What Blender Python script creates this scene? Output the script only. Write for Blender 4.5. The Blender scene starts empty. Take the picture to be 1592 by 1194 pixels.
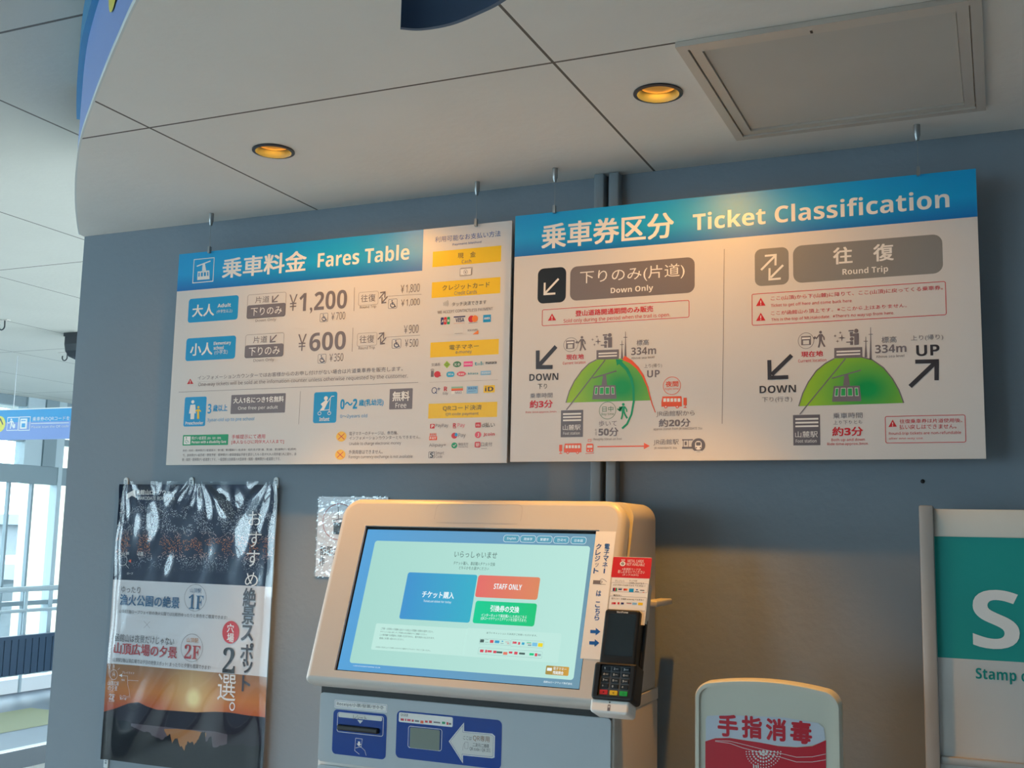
import bpy, bmesh, math, random
from math import pi, sin, cos
from mathutils import Matrix, Vector
from mathutils.geometry import tessellate_polygon
random.seed(7)
SC = bpy.context.scene
COL = SC.collection
# ------------------------------------------------------------------ camera, sky, exposure
cam = bpy.data.cameras.new('camera'); cam.sensor_width = 36; cam.lens = 38.98; cam.clip_start = .05
CAM = bpy.data.objects.new('camera', cam); COL.objects.link(CAM); SC.camera = CAM
yaw, pitch, roll = -0.41576914, 0.13439807, 0.02175824
fw = Vector((sin(yaw)*cos(pitch), cos(yaw)*cos(pitch), sin(pitch))); rt = Vector((cos(yaw), -sin(yaw), 0)); up = rt.cross(fw)
r2 = cos(roll)*rt + sin(roll)*up; u2 = -sin(roll)*rt + cos(roll)*up
CAM.matrix_world = Matrix(((r2.x, u2.x, -fw.x, 0), (r2.y, u2.y, -fw.y, -2.366), (r2.z, u2.z, -fw.z, 1.6), (0, 0, 0, 1)))
W = bpy.data.worlds.new('sky'); SC.world = W; W.use_nodes = True
bg = W.node_tree.nodes['Background']; bg.inputs[0].default_value = (.75, .91, 1.02, 1); bg.inputs[1].default_value = 9.8
SC.view_settings.view_transform = 'Standard'; SC.view_settings.look = 'None'; SC.view_settings.gamma = 1; SC.view_settings.exposure = 0
LAMP_W, BEAM_W = 8.4, 38
def portal(name, loc, rot, sx, sy):
    l = bpy.data.lights.new(name, 'AREA'); l.shape = 'RECTANGLE'; l.size = sx; l.size_y = sy; l.cycles.is_portal = True
    o = bpy.data.objects.new(name, l); COL.objects.link(o); o.location = loc; o.rotation_euler = rot
portal('window_daylight', (-8.25, .45, 1.45), (0, -pi/2, 0), 2.6, 12.7)
portal('window_daylight', (-2.5, -9.35, 1.45), (pi/2, 0, 0), 11.2, 2.6)
ZC, ZU = 2.4292, 2.75           # heights of the low round ceiling and of the main ceiling

# ------------------------------------------------------------------ materials
def hexc(h):
    h = h.lstrip('#'); v = [int(h[i:i+2], 16)/255 for i in (0, 2, 4)]
    return tuple(((c/12.92) if c <= .04045 else ((c+.055)/1.055)**2.4) for c in v) + (1,)
MATS = {}
def new_mat(name):
    m = bpy.data.materials.new(name); m.use_nodes = True; MATS[name] = m
    return m, m.node_tree.nodes, m.node_tree.links, m.node_tree.nodes['Principled BSDF']
def mat(name, col, rough=.5, metal=0, coat=0, noise=0, nscale=6, bump=0, bscale=60, spec=.5):
    m, n, l, p = new_mat(name)
    p.inputs['Base Color'].default_value = hexc(col); p.inputs['Roughness'].default_value = rough; p.inputs['Metallic'].default_value = metal
    p.inputs['Coat Weight'].default_value = coat; p.inputs['Coat Roughness'].default_value = .06; p.inputs['Specular IOR Level'].default_value = spec
    if noise or bump:
        tc = n.new('ShaderNodeTexCoord')
    if noise:
        t = n.new('ShaderNodeTexNoise'); t.inputs['Scale'].default_value = nscale; t.inputs['Detail'].default_value = 5
        l.new(tc.outputs['Object'], t.inputs['Vector'])
        mx = n.new('ShaderNodeMix'); mx.data_type = 'RGBA'; mx.blend_type = 'MULTIPLY'; mx.inputs[0].default_value = noise
        r = n.new('ShaderNodeValToRGB'); r.color_ramp.elements[0].position = .3; r.color_ramp.elements[0].color = (.5, .5, .5, 1); r.color_ramp.elements[1].position = .7
        l.new(t.outputs['Fac'], r.inputs[0]); mx.inputs[6].default_value = hexc(col); l.new(r.outputs[0], mx.inputs[7]); l.new(mx.outputs[2], p.inputs['Base Color'])
    if bump:
        t = n.new('ShaderNodeTexNoise'); t.inputs['Scale'].default_value = bscale; t.inputs['Detail'].default_value = 4
        l.new(tc.outputs['Object'], t.inputs['Vector']); b = n.new('ShaderNodeBump'); b.inputs['Strength'].default_value = bump; b.inputs['Distance'].default_value = .004
        l.new(t.outputs['Fac'], b.inputs['Height']); l.new(b.outputs[0], p.inputs['Normal'])
    return m
def glow(name, col, s=1.0):
    m, n, l, p = new_mat(name)
    p.inputs['Base Color'].default_value = (0.01, .01, .01, 1); p.inputs['Roughness'].default_value = .25
    p.inputs['Emission Color'].default_value = hexc(col); p.inputs['Emission Strength'].default_value = s
    return m
def glow2(name, c1, c2, axis=0, s=1.0):
    m = glow(name, c1, s); n, l = m.node_tree.nodes, m.node_tree.links
    grad(m, c1, c2, axis, 'Emission Color'); return m
def grad(m, c1, c2, axis, sock):
    n, l = m.node_tree.nodes, m.node_tree.links
    tc = n.new('ShaderNodeTexCoord'); sp = n.new('ShaderNodeSeparateXYZ'); l.new(tc.outputs['Generated'], sp.inputs[0])
    r = n.new('ShaderNodeValToRGB'); r.color_ramp.elements[0].color = hexc(c1); r.color_ramp.elements[1].color = hexc(c2)
    l.new(sp.outputs[axis], r.inputs[0]); l.new(r.outputs[0], n['Principled BSDF'].inputs[sock])
PR = dict(wht='#f3f1ee', wht2='#dcdcda', gry='#79737a', lgr='#b0abab', dgy='#3b3940', blk='#16181f', blue='#009cda', nvy='#2b2f6a', navy='#2a3a66', blu2='#1f63b4', blu3='#1f5aa8', blu4='#1d5c88', yel='#f6cb00', yel2='#f7c331', yel3='#f2e04a',
 red='#d22630', red2='#b02a30', redd='#c4122b', redc='#d42a30', rose='#e2566c', grn='#00a06a', grn2='#2fae5b', dgr='#3f7f55', lim='#9cc32a', pnk='#f0559a', teal='#3c9fb5', teal2='#009089', sky='#35b3e2', lbl='#8cc0e6', ora='#f05a28', org='#f0802a', org2='#c07a28',
 wht3='#c6cedb', gr2='#7c7577', gr3='#6c6870', gr4='#8b8b8a', tgr='#8fc0a5', brn='#8a5a2a', navyp='#0b4a9a')
for k, v in PR.items(): mat(k, v, .33)
mat('navyp', '#06409a', .25, spec=.25); mat('window_glass', '#7d8880', .12)
for k, v in dict(sdk='#4a6260', swht='#eefcff', sred='#d8485c', sgry='#8aa8ac', slb='#7ac4e8', syel='#f2dc28', smint2='#c2ece2', spill='#5aa0b8').items(): glow(k, v, .95)
glow2('mint', '#a9dcd2', '#bdeae0', 0, .95); glow2('sblue', '#3f95d2', '#35b2cc', 0, .95); glow2('soran', '#e8706c', '#e08a62', 0, .95); glow2('sgrn', '#00cf98', '#18c77c', 0, .95); glow2('sgold', '#a8924a', '#d8a444', 0, .9)
glow2('screen_blue', '#56a4dc', '#6f98ac', 0, .95)
m = mat('band', '#0090d2', .38, spec=.5); grad(m, '#0074c6', '#00a8e6', 1, 'Base Color'); m.node_tree.nodes['Color Ramp'].color_ramp.elements[1].position = .45
m = mat('hill', '#3fae4a', .33)
n, l = m.node_tree.nodes, m.node_tree.links
tc = n.new('ShaderNodeTexCoord'); vm = n.new('ShaderNodeVectorMath'); vm.operation = 'DISTANCE'; vm.inputs[1].default_value = (.66, .2, 0)
mp = n.new('ShaderNodeMapping'); mp.inputs['Scale'].default_value = (1, .62, 0); l.new(tc.outputs['Generated'], mp.inputs[0]); l.new(mp.outputs[0], vm.inputs[0]); r = n.new('ShaderNodeValToRGB'); r.color_ramp.elements[0].color = hexc('#00a050'); r.color_ramp.elements[0].position = .08
r.color_ramp.elements[1].color = hexc('#9ccc2a'); r.color_ramp.elements[1].position = .58; l.new(vm.outputs['Value'], r.inputs[0]); l.new(r.outputs[0], n['Principled BSDF'].inputs['Base Color'])
mat('sign_white', '#dcdad8', .35); mat('wall_paint', '#8c98a3', .75, noise=.10, nscale=2.5, bump=.25, bscale=55)
mat('machine', '#cfcbc6', .35); mat('machine_grey', '#b4bec6', .35); mat('machine_dark', '#0d0e11', .5); mat('black_plastic', '#121317', .42); mat('dark_key', '#16202a', .4); mat('reader_glass', '#1c2a36', .12, coat=.6)
mat('key_plate', '#55585c', .4); mat('key_red', '#d0282e', .4); mat('key_yellow', '#e8c020', .4); mat('key_green', '#18b04a', .4)
mat('alu', '#cfc6bc', .45, metal=.15); mat('alu_post', '#a9a8a6', .45, metal=.3); mat('steel', '#a8acae', .3, metal=.9); mat('duct', '#8b979f', .5); mat('clip', '#dfe6ea', .3)
mat('hatch_panel', '#c9c4bd', .7, noise=.08, nscale=9); mat('teal_panel', '#009c94', .5); mat('board_white', '#d4d3d1', .5); mat('board_cream', '#d8d4ca', .5)
mat('lamp_trim', '#1b2230', .35); mat('board_navy', '#12304f', .45); mat('board_edge', '#46607e', .45); mat('fascia_blue', '#86a2e0', .4); mat('fascia_dark', '#1689bc', .4); mat('fascia_edge', '#dfe3e2', .5)
mat('frame_grey', '#74848a', .5); mat('frame_light', '#9fafb5', .5); mat('bench_dark', '#1d3a52', .5); mat('floor_tile', '#5f6d7c', .45, noise=.2, nscale=3); mat('floor_low', '#efeeeb', .5, noise=.15, nscale=3); mat('tactile', '#8b8e66', .6); mat('nosing', '#e2e6e6', .5); mat('riser', '#4a5258', .6)
mat('cream', '#a89e88', .7); mat('ext_wall', '#74797c', .8, noise=.5, nscale=1.3); mat('ext_wall2', '#5e666a', .8, noise=.6, nscale=2.2); mat('ext_dark', '#3c464c', .7); mat('snow', '#80888c', .8, noise=.3, nscale=.8); mat('speaker_black', '#1c2228', .5)
mat('wood', '#8f8378', .6); mat('san_white', '#d0d0c2', .35); mat('poster_white', '#dfe2e6', .3, coat=.6, spec=.15); mat('ink_hill', '#1c1526', .3, coat=.6, spec=.15); mat('ink_dark', '#080c18', .3, coat=.6, spec=.15); mat('ink_water', '#5f5660', .3, coat=.6, spec=.15); mat('ink_gold', '#a8774a', .3, coat=.6, spec=.15)
m, n, l, p = new_mat('lamp_glow'); p.inputs['Base Color'].default_value = hexc('#93764a'); p.inputs['Emission Color'].default_value = hexc('#e0a850'); p.inputs['Emission Strength'].default_value = .3
# thin clear pane
def clear(name, tint, gloss, rough):
    m, n, l, p = new_mat(name); out = n['Material Output']; n.remove(p)
    t = n.new('ShaderNodeBsdfTransparent'); t.inputs[0].default_value = tint; g = n.new('ShaderNodeBsdfGlossy'); g.inputs['Roughness'].default_value = rough
    x = n.new('ShaderNodeMixShader'); x.inputs[0].default_value = gloss; l.new(t.outputs[0], x.inputs[1]); l.new(g.outputs[0], x.inputs[2]); l.new(x.outputs[0], out.inputs[0]); return m
clear('pane_glass', (.93, .98, .98, 1), .05, .02); clear('sleeve', (.97, .98, 1, 1), .055, .04); clear('crinkle', (.95, .97, 1, 1), .17, .1)
# ceilings: painted boards with open joints
def ceiling_mat(name, col, x0, y0, dx, dy, wdt, noise):
    m, n, l, p = new_mat(name); p.inputs['Roughness'].default_value = .8
    tc = n.new('ShaderNodeTexCoord'); sp = n.new('ShaderNodeSeparateXYZ'); l.new(tc.outputs['Object'], sp.inputs[0])
    def line(out, o, d):
        a = n.new('ShaderNodeMath'); a.operation = 'ADD'; l.new(out, a.inputs[0]); a.inputs[1].default_value = -o + 100*d + d/2
        b = n.new('ShaderNodeMath'); b.operation = 'MODULO'; l.new(a.outputs[0], b.inputs[0]); b.inputs[1].default_value = d
        c = n.new('ShaderNodeMath'); c.operation = 'SUBTRACT'; l.new(b.outputs[0], c.inputs[0]); c.inputs[1].default_value = d/2
        e = n.new('ShaderNodeMath'); e.operation = 'ABSOLUTE'; l.new(c.outputs[0], e.inputs[0])
        f = n.new('ShaderNodeMath'); f.operation = 'LESS_THAN'; l.new(e.outputs[0], f.inputs[0]); f.inputs[1].default_value = wdt; return f
    a, b = line(sp.outputs[0], x0, dx), line(sp.outputs[1], y0, dy)
    mx = n.new('ShaderNodeMath'); mx.operation = 'MAXIMUM'; l.new(a.outputs[0], mx.inputs[0]); l.new(b.outputs[0], mx.inputs[1])
    t = n.new('ShaderNodeTexNoise'); t.inputs['Scale'].default_value = 2.2; t.inputs['Detail'].default_value = 6; l.new(tc.outputs['Object'], t.inputs['Vector'])
    r = n.new('ShaderNodeValToRGB'); c = hexc(col); r.color_ramp.elements[0].position = .3; r.color_ramp.elements[1].position = .7
    r.color_ramp.elements[0].color = tuple(v*(1-noise) for v in c[:3]) + (1,); r.color_ramp.elements[1].color = c; l.new(t.outputs['Fac'], r.inputs[0])
    k = n.new('ShaderNodeMix'); k.data_type = 'RGBA'; l.new(mx.outputs[0], k.inputs[0]); l.new(r.outputs[0], k.inputs[6]); k.inputs[7].default_value = hexc('#6b645e'); l.new(k.outputs[2], p.inputs['Base Color'])
    t2 = n.new('ShaderNodeTexNoise'); t2.inputs['Scale'].default_value = 45; t2.inputs['Detail'].default_value = 3; l.new(tc.outputs['Object'], t2.inputs['Vector'])
    bp = n.new('ShaderNodeBump'); bp.inputs['Strength'].default_value = .22; bp.inputs['Distance'].default_value = .004; l.new(t2.outputs['Fac'], bp.inputs['Height']); l.new(bp.outputs[0], p.inputs['Normal'])
ceiling_mat('ceiling_low', '#f0ede8', -.70, -.63, .912, 1.82, .0028, .07); ceiling_mat('ceiling_main', '#c9c6bc', -2.48, -.58, .905, 1.82, .004, .05)
# printed pictures on the poster
m, n, l, p = new_mat('night_view'); p.inputs['Roughness'].default_value = .3; p.inputs['Specular IOR Level'].default_value = .15; p.inputs['Coat Weight'].default_value = 1; p.inputs['Coat Roughness'].default_value = .07
tc = n.new('ShaderNodeTexCoord'); sp = n.new('ShaderNodeSeparateXYZ'); l.new(tc.outputs['Object'], sp.inputs[0])
v = n.new('ShaderNodeTexVoronoi'); v.inputs['Scale'].default_value = 330; mp = n.new('ShaderNodeMapping'); mp.inputs['Scale'].default_value = (1, 1, 0); l.new(tc.outputs['Object'], mp.inputs[0]); l.new(mp.outputs[0], v.inputs['Vector'])
lt = n.new('ShaderNodeMath'); lt.operation = 'LESS_THAN'; l.new(v.outputs['Distance'], lt.inputs[0]); lt.inputs[1].default_value = .30
nz = n.new('ShaderNodeTexNoise'); nz.inputs['Scale'].default_value = 26; l.new(mp.outputs[0], nz.inputs['Vector'])
gt = n.new('ShaderNodeMath'); gt.operation = 'GREATER_THAN'; l.new(nz.outputs['Fac'], gt.inputs[0]); gt.inputs[1].default_value = .46
mr = n.new('ShaderNodeMapRange'); mr.inputs[1].default_value = .495; mr.inputs[2].default_value = .53; l.new(sp.outputs[1], mr.inputs[0])
m2 = n.new('ShaderNodeMapRange'); m2.inputs[1].default_value = .70; m2.inputs[2].default_value = .66; l.new(sp.outputs[1], m2.inputs[0])
q1 = n.new('ShaderNodeMath'); q1.operation = 'MULTIPLY'; l.new(lt.outputs[0], q1.inputs[0]); l.new(gt.outputs[0], q1.inputs[1])
q2 = n.new('ShaderNodeMath'); q2.operation = 'MULTIPLY'; l.new(q1.outputs[0], q2.inputs[0]); l.new(mr.outputs[0], q2.inputs[1])
q3 = n.new('ShaderNodeMath'); q3.operation = 'MULTIPLY'; l.new(q2.outputs[0], q3.inputs[0]); l.new(m2.outputs[0], q3.inputs[1])
band_ = n.new('ShaderNodeMapRange'); band_.inputs[1].default_value = .04; band_.inputs[2].default_value = .012
ab = n.new('ShaderNodeMath'); ab.operation = 'SUBTRACT'; l.new(sp.outputs[1], ab.inputs[0]); ab.inputs[1].default_value = .565
ab2 = n.new('ShaderNodeMath'); ab2.operation = 'ABSOLUTE'; l.new(ab.outputs[0], ab2.inputs[0]); l.new(ab2.outputs[0], band_.inputs[0])
lc = n.new('ShaderNodeMix'); lc.data_type = 'RGBA'; lc.inputs[6].default_value = hexc('#dfe8f0'); lc.inputs[7].default_value = hexc('#ff9c58'); l.new(band_.outputs[0], lc.inputs[0])
fx = n.new('ShaderNodeMix'); fx.data_type = 'RGBA'; fx.inputs[6].default_value = hexc('#0a1d3c'); l.new(lc.outputs[2], fx.inputs[7]); l.new(q3.outputs[0], fx.inputs[0]); l.new(fx.outputs[2], p.inputs['Base Color'])
m, n, l, p = new_mat('sunset_view'); p.inputs['Roughness'].default_value = .3; p.inputs['Specular IOR Level'].default_value = .15; p.inputs['Coat Weight'].default_value = 1; p.inputs['Coat Roughness'].default_value = .07
tc = n.new('ShaderNodeTexCoord'); sp = n.new('ShaderNodeSeparateXYZ'); l.new(tc.outputs['Object'], sp.inputs[0])
mr = n.new('ShaderNodeMapRange'); mr.inputs[1].default_value = .13; mr.inputs[2].default_value = .25; l.new(sp.outputs[1], mr.inputs[0])
r = n.new('ShaderNodeValToRGB'); r.color_ramp.elements[0].color = hexc('#c0502c'); r.color_ramp.elements[1].color = hexc('#9a7350'); e = r.color_ramp.elements.new(.45); e.color = hexc('#d08038'); l.new(mr.outputs[0], r.inputs[0])
dd = n.new('ShaderNodeVectorMath'); dd.operation = 'DISTANCE'; mp = n.new('ShaderNodeMapping'); mp.inputs['Scale'].default_value = (1, 1, 0); l.new(tc.outputs['Object'], mp.inputs[0]); l.new(mp.outputs[0], dd.inputs[0]); dd.inputs[1].default_value = (.288, .178, 0)
r2_ = n.new('ShaderNodeValToRGB'); r2_.color_ramp.elements[0].color = (1, 1, 1, 1); r2_.color_ramp.elements[0].position = .012; r2_.color_ramp.elements[1].color = (0, 0, 0, 1); r2_.color_ramp.elements[1].position = .11; l.new(dd.outputs['Value'], r2_.inputs[0])
e = r2_.color_ramp.elements.new(.03); e.color = (.45, .45, .45, 1)
k = n.new('ShaderNodeMix'); k.data_type = 'RGBA'; l.new(r2_.outputs[0], k.inputs[0]); l.new(r.outputs[0], k.inputs[6]); k.inputs[7].default_value = hexc('#fff0b0'); l.new(k.outputs[2], p.inputs['Base Color'])

# ------------------------------------------------------------------ object helpers
def empty(name, loc, label, cat, group=None, rot=(0, 0, 0)):
    o = bpy.data.objects.new(name, None); COL.objects.link(o); o.location = loc; o.rotation_euler = rot; o.empty_display_size = .05
    o['label'] = label; o['category'] = cat
    if group: o['group'] = group
    return o
class MB:
    """collects geometry with material slots into ONE mesh"""
    def __init__(s): s.v = []; s.f = []; s.m = []; s.mats = []; s.smooth = []
    def slot(s, m):
        if m not in s.mats: s.mats.append(m)
        return s.mats.index(m)
    def add(s, vs, fs, m, smooth=False):
        b = len(s.v); s.v += [tuple(v) for v in vs]; k = s.slot(m)
        for f in fs: s.f.append([b+i for i in f]); s.m.append(k); s.smooth.append(smooth)
        return s
    def box(s, x0, y0, z0, x1, y1, z1, m, bev=0):
        if bev: return s.bevbox(x0, y0, z0, x1, y1, z1, m, bev)
        v = [(x0, y0, z0), (x1, y0, z0), (x1, y1, z0), (x0, y1, z0), (x0, y0, z1), (x1, y0, z1), (x1, y1, z1), (x0, y1, z1)]
        return s.add(v, [(0, 3, 2, 1), (4, 5, 6, 7), (0, 1, 5, 4), (1, 2, 6, 5), (2, 3, 7, 6), (3, 0, 4, 7)], m)
    def bevbox(s, x0, y0, z0, x1, y1, z1, m, bev, seg=3):
        bm = bmesh.new(); bmesh.ops.create_cube(bm, size=1)
        for v in bm.verts: v.co = Vector(((x0+x1)/2 + v.co.x*(x1-x0), (y0+y1)/2 + v.co.y*(y1-y0), (z0+z1)/2 + v.co.z*(z1-z0)))
        bmesh.ops.bevel(bm, geom=bm.edges[:], offset=bev, segments=seg, profile=.5, affect='EDGES')
        bm.verts.index_update(); s.add([v.co for v in bm.verts], [[v.index for v in f.verts] for f in bm.faces], m, True); bm.free(); return s
    def poly(s, pts, m, hole=None, flip=False):
        loops = [[Vector(p) for p in pts]] + ([[Vector(p) for p in h] for h in hole] if hole else [])
        tri = tessellate_polygon(loops); vs = [p for lp in loops for p in lp]
        nrm = None; fs = []
        for t in tri:
            a, b, c = (vs[i] for i in t); nz = (b-a).cross(c-a)
            t = list(t)
            if (nz.z < 0) != flip: t.reverse()
            fs.append(t)
        return s.add(vs, fs, m)
    def tube(s, pts, r, m, n=8):
        vs = []; fs = []; pts = [Vector(p) for p in pts]
        for i, p in enumerate(pts):
            d = (pts[min(i+1, len(pts)-1)] - pts[max(i-1, 0)]).normalized(); a = d.orthogonal().normalized(); b = d.cross(a)
            if i: # keep the frame steady
                a = (pa - d*pa.dot(d)).normalized(); b = d.cross(a)
            pa = a
            vs += [p + r*(cos(2*pi*k/n)*a + sin(2*pi*k/n)*b) for k in range(n)]
        for i in range(len(pts)-1):
            for k in range(n): fs.append((i*n+k, i*n+(k+1) % n, (i+1)*n+(k+1) % n, (i+1)*n+k))
        fs.append(tuple(range(n))[::-1]); fs.append(tuple((len(pts)-1)*n+k for k in range(n)))
        return s.add(vs, fs, m, True)
    def lathe(s, prof, m, c=(0, 0, 0), n=40):
        vs = []; fs = []
        for r, z in prof: vs += [(c[0]+r*cos(2*pi*k/n), c[1]+r*sin(2*pi*k/n), c[2]+z) for k in range(n)]
        for i in range(len(prof)-1):
            for k in range(n): fs.append((i*n+k, i*n+(k+1) % n, (i+1)*n+(k+1) % n, (i+1)*n+k))
        return s.add(vs, fs, m, True)
    def build(s, name, parent=None, mtx=None, label=None):
        me = bpy.data.meshes.new(name); me.from_pydata(s.v, [], s.f)
        for m in s.mats: me.materials.append(MATS[m])
        me.polygons.foreach_set('material_index', s.m); me.polygons.foreach_set('use_smooth', s.smooth)
        me.update()
        o = bpy.data.objects.new(name, me); COL.objects.link(o)
        if any(s.smooth):
            me.set_sharp_from_angle(angle=math.radians(40))
        if parent: o.parent = parent
        if mtx: o.matrix_local = mtx
        if label: o['label'] = label
        return o
def tag(o, label, cat, group=None):
    o['label'] = label; o['category'] = cat
    if group: o['group'] = group
    return o
def struct(o): o['kind'] = 'structure'; return o
def rr(x0, y0, x1, y1, r, n=6):
    if not hasattr(r, '__len__'): r = (r,)*4
    w, h = x1-x0, y1-y0; pts = []
    for (cx, cy, sx, sy, a0, q) in ((x1, y0, -1, 1, -pi/2, r[1]), (x1, y1, -1, -1, 0, r[2]), (x0, y1, 1, -1, pi/2, r[3]), (x0, y0, 1, 1, pi, r[0])):
        q = max(min(q, abs(w)/2, abs(h)/2), 1e-5)
        for i in range(n+1):
            a = a0 + pi/2*i/n; pts.append((cx + sx*q + q*cos(a), cy + sy*q + q*sin(a)))
    return pts
def slab(mb, x0, y0, x1, y1, rad, zb, zf, rim, m, hole=None, hz=None, n=8, seg=4):
    """rounded plate in local xy; the front rim is rounded; optional rectangular hole with walls down to hz"""
    rad = rad if hasattr(rad, '__len__') else (rad,)*4
    loops = [(0, zb)] + [(rim*(1-cos(pi/2*i/seg)), zf-rim+rim*sin(pi/2*i/seg)) for i in range(seg+1)] if rim else [(0, zb), (0, zf)]
    rings = [[(x, y, z) for x, y in rr(x0+d, y0+d, x1-d, y1-d, [max(q-d, .0005) for q in rad], n)] for d, z in loops]
    N = len(rings[0]); vs = [p for r_ in rings for p in r_]; fs = []
    for i in range(len(rings)-1):
        for k in range(N): fs.append((i*N+k, i*N+(k+1) % N, (i+1)*N+(k+1) % N, (i+1)*N+k))
    mb.add(vs, fs, m, True)
    mb.poly(rings[0], m, flip=True)
    if hole:
        hx0, hy0, hx1, hy1 = hole; h = [(hx0, hy0, zf), (hx0, hy1, zf), (hx1, hy1, zf), (hx1, hy0, zf)]
        mb.poly(rings[-1], m, [h]); b = [(x, y, hz) for x, y, z in h]
        mb.add(h+b, [(i, (i+1) % 4, 4+(i+1) % 4, 4+i) for i in range(4)], m)
    else: mb.poly(rings[-1], m)
    return mb

# ------------------------------------------------------------------ lettering
def mathx(s, st):
    o = ''
    B = {0: (0x1D5A0, 0x1D5BA, 0x1D7E2), 1: (0x1D5D4, 0x1D5EE, 0x1D7EC), 2: (0x1D400, 0x1D41A, 0x1D7CE)}[min(st, 1) if st != 2 else 2]
    for ch in s:
        if 'A' <= ch <= 'Z': o += chr(B[0]+ord(ch)-65)
        elif 'a' <= ch <= 'z': o += chr(B[1]+ord(ch)-97)
        elif '0' <= ch <= '9': o += chr(B[2]+ord(ch)-48)
        elif ch == '¥': o += '￥'
        else: o += ch
    return o
TXT = {}
def text_mesh(s, st, small):
    key = (s, st, small)
    if key in TXT: return TXT[key]
    c = bpy.data.curves.new('lettering', 'FONT'); c.body = mathx(s, st); c.size = 1; c.resolution_u = 1 if small else 3
    o = bpy.data.objects.new('lettering', c); me = bpy.data.meshes.new_from_object(o)
    vs = [(v.co.x, v.co.y) for v in me.vertices]; fs = []
    for p in me.polygons:
        fs.append(list(p.vertices) if p.normal.z > 0 else list(p.vertices)[::-1])
    bpy.data.objects.remove(o); bpy.data.curves.remove(c); bpy.data.meshes.remove(me)
    cjk = any(ord(ch) > 0x2000 for ch in s) or '¥' in s
    sh = [(0, 0)]
    if st in (1, 3) and (cjk or st == 3):
        d = .022 if st == 1 else .036
        sh = [(d*cos(pi/4*i), d*sin(pi/4*i)) for i in range(8)] if st == 3 else [(d*a, d*b) for a, b in ((1, .7), (-1, .7), (1, -.7), (-1, -.7))]
    V = []; F = []; Z = []
    for j, (dx, dy) in enumerate(sh):
        b = len(V); V += [(x+dx, y+dy) for x, y in vs]; Z += [j]*len(vs); F += [[b+i for i in f] for f in fs]
    xs = [v[0] for v in V]; ys = [v[1] for v in V]
    TXT[key] = (V, F, Z, min(xs), max(xs), min(ys), max(ys)); return TXT[key]
LY = .00016
def draw(mb, it, z0=0, deform=None):
    k = it[0]; col = it[1]; ly = it[-1]; z = z0 + ly*LY
    D = (lambda p: (p[0], p[1], p[2] + deform(p[0], p[1]))) if deform else (lambda p: p)
    if k == 't':
        _, col, st, x0, y0, x1, y1, s, ly = it
        V, F, Z, a, b, c, d = text_mesh(s, st, abs(y1-y0) < 9)
        if st == 0 and len(s) == 1 and s in '一ー': c, d = -.1, .8
        sx = (x1-x0)/1000/(b-a); sy = (y1-y0)/1000/(d-c)
        mb.add([D((x0/1000+(v[0]-a)*sx, y0/1000+(v[1]-c)*sy, z+q*8e-6)) for v, q in zip(V, Z)], F, col)
    elif k == 'r':
        _, col, x0, y0, x1, y1, r, ly = it
        mb.poly([D((x, y, z)) for x, y in rr(min(x0, x1)/1000, min(y0, y1)/1000, max(x0, x1)/1000, max(y0, y1)/1000, r/1000)] if r else
                [D((x/1000, y/1000, z)) for x, y in ((x0, y0), (x1, y0), (x1, y1), (x0, y1))], col)
    elif k == 'o':
        _, col, x0, y0, x1, y1, r, lw, ly = it; x0, x1 = min(x0, x1), max(x0, x1); y0, y1 = min(y0, y1), max(y0, y1)
        A = rr(x0/1000, y0/1000, x1/1000, y1/1000, r/1000+1e-5); w = lw/1000; B = rr(x0/1000+w, y0/1000+w, x1/1000-w, y1/1000-w, max(r/1000-w, 1e-5)); N = len(A)
        mb.add([D((x, y, z)) for x, y in A+B], [(i, (i+1) % N, N+(i+1) % N, N+i) for i in range(N)], col)
    elif k == 'l':
        _, col, lw, pts, ly = it; P = [Vector((x/1000, y/1000)) for x, y in pts]; w = lw/2000; L = []
        for i, p in enumerate(P):
            d1 = (P[i]-P[i-1]).normalized() if i else (P[1]-P[0]).normalized(); d2 = (P[i+1]-P[i]).normalized() if i < len(P)-1 else d1
            n1 = Vector((-d1.y, d1.x)); n2 = Vector((-d2.y, d2.x)); n = (n1+n2); n = n/max(n.length, 1e-6); f = w/max(n.dot(n1), .35); L.append((p+n*f, p-n*f))
        vs = [D((q.x, q.y, z)) for a in L for q in a]
        mb.add(vs, [(2*i+1, 2*i+3, 2*i+2, 2*i) for i in range(len(P)-1)], col)
    elif k == 'p':
        _, col, pts, ly = it; mb.poly([D((x/1000, y/1000, z)) for x, y in pts], col)
    elif k == 'e':
        _, col, x, y, rx, ry, ly = it; mb.add([D((x/1000+rx/1000*cos(2*pi*i/28), y/1000+ry/1000*sin(2*pi*i/28), z)) for i in range(28)], [tuple(range(28))], col)
    elif k == 'k':
        _, col, x, y, rx, ry, lw, ly = it; N = 36; vs = []
        for q in (0, lw): vs += [D(((x+(rx-q)*cos(2*pi*i/N))/1000, (y+(ry-q)*sin(2*pi*i/N))/1000, z)) for i in range(N)]
        mb.add(vs, [(i, (i+1) % N, N+(i+1) % N, N+i) for i in range(N)], col)
def prints(data, parent, mtx=None, merge=False, z0=0, deform=None):
    """'#' starts a part under parent, '##' a sub-part under the last part (merge=True: joined to it)"""
    cur = None; mb = None; head = None; out = []
    def flush():
        nonlocal cur, head
        if mb is None or not mb.f: return
        if head[0] == '#': o = mb.build(head[1], parent, mtx, head[2] if len(head) > 2 else None); cur = o
        else: o = mb.build(head[1], cur)
        out.append(o)
    for it in data:
        if it[0] == '#' or (it[0] == '##' and not merge): flush(); head = it; mb = MB()
        elif it[0] == '##': pass
        else: draw(mb, it, z0, deform)
    flush(); return out

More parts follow.
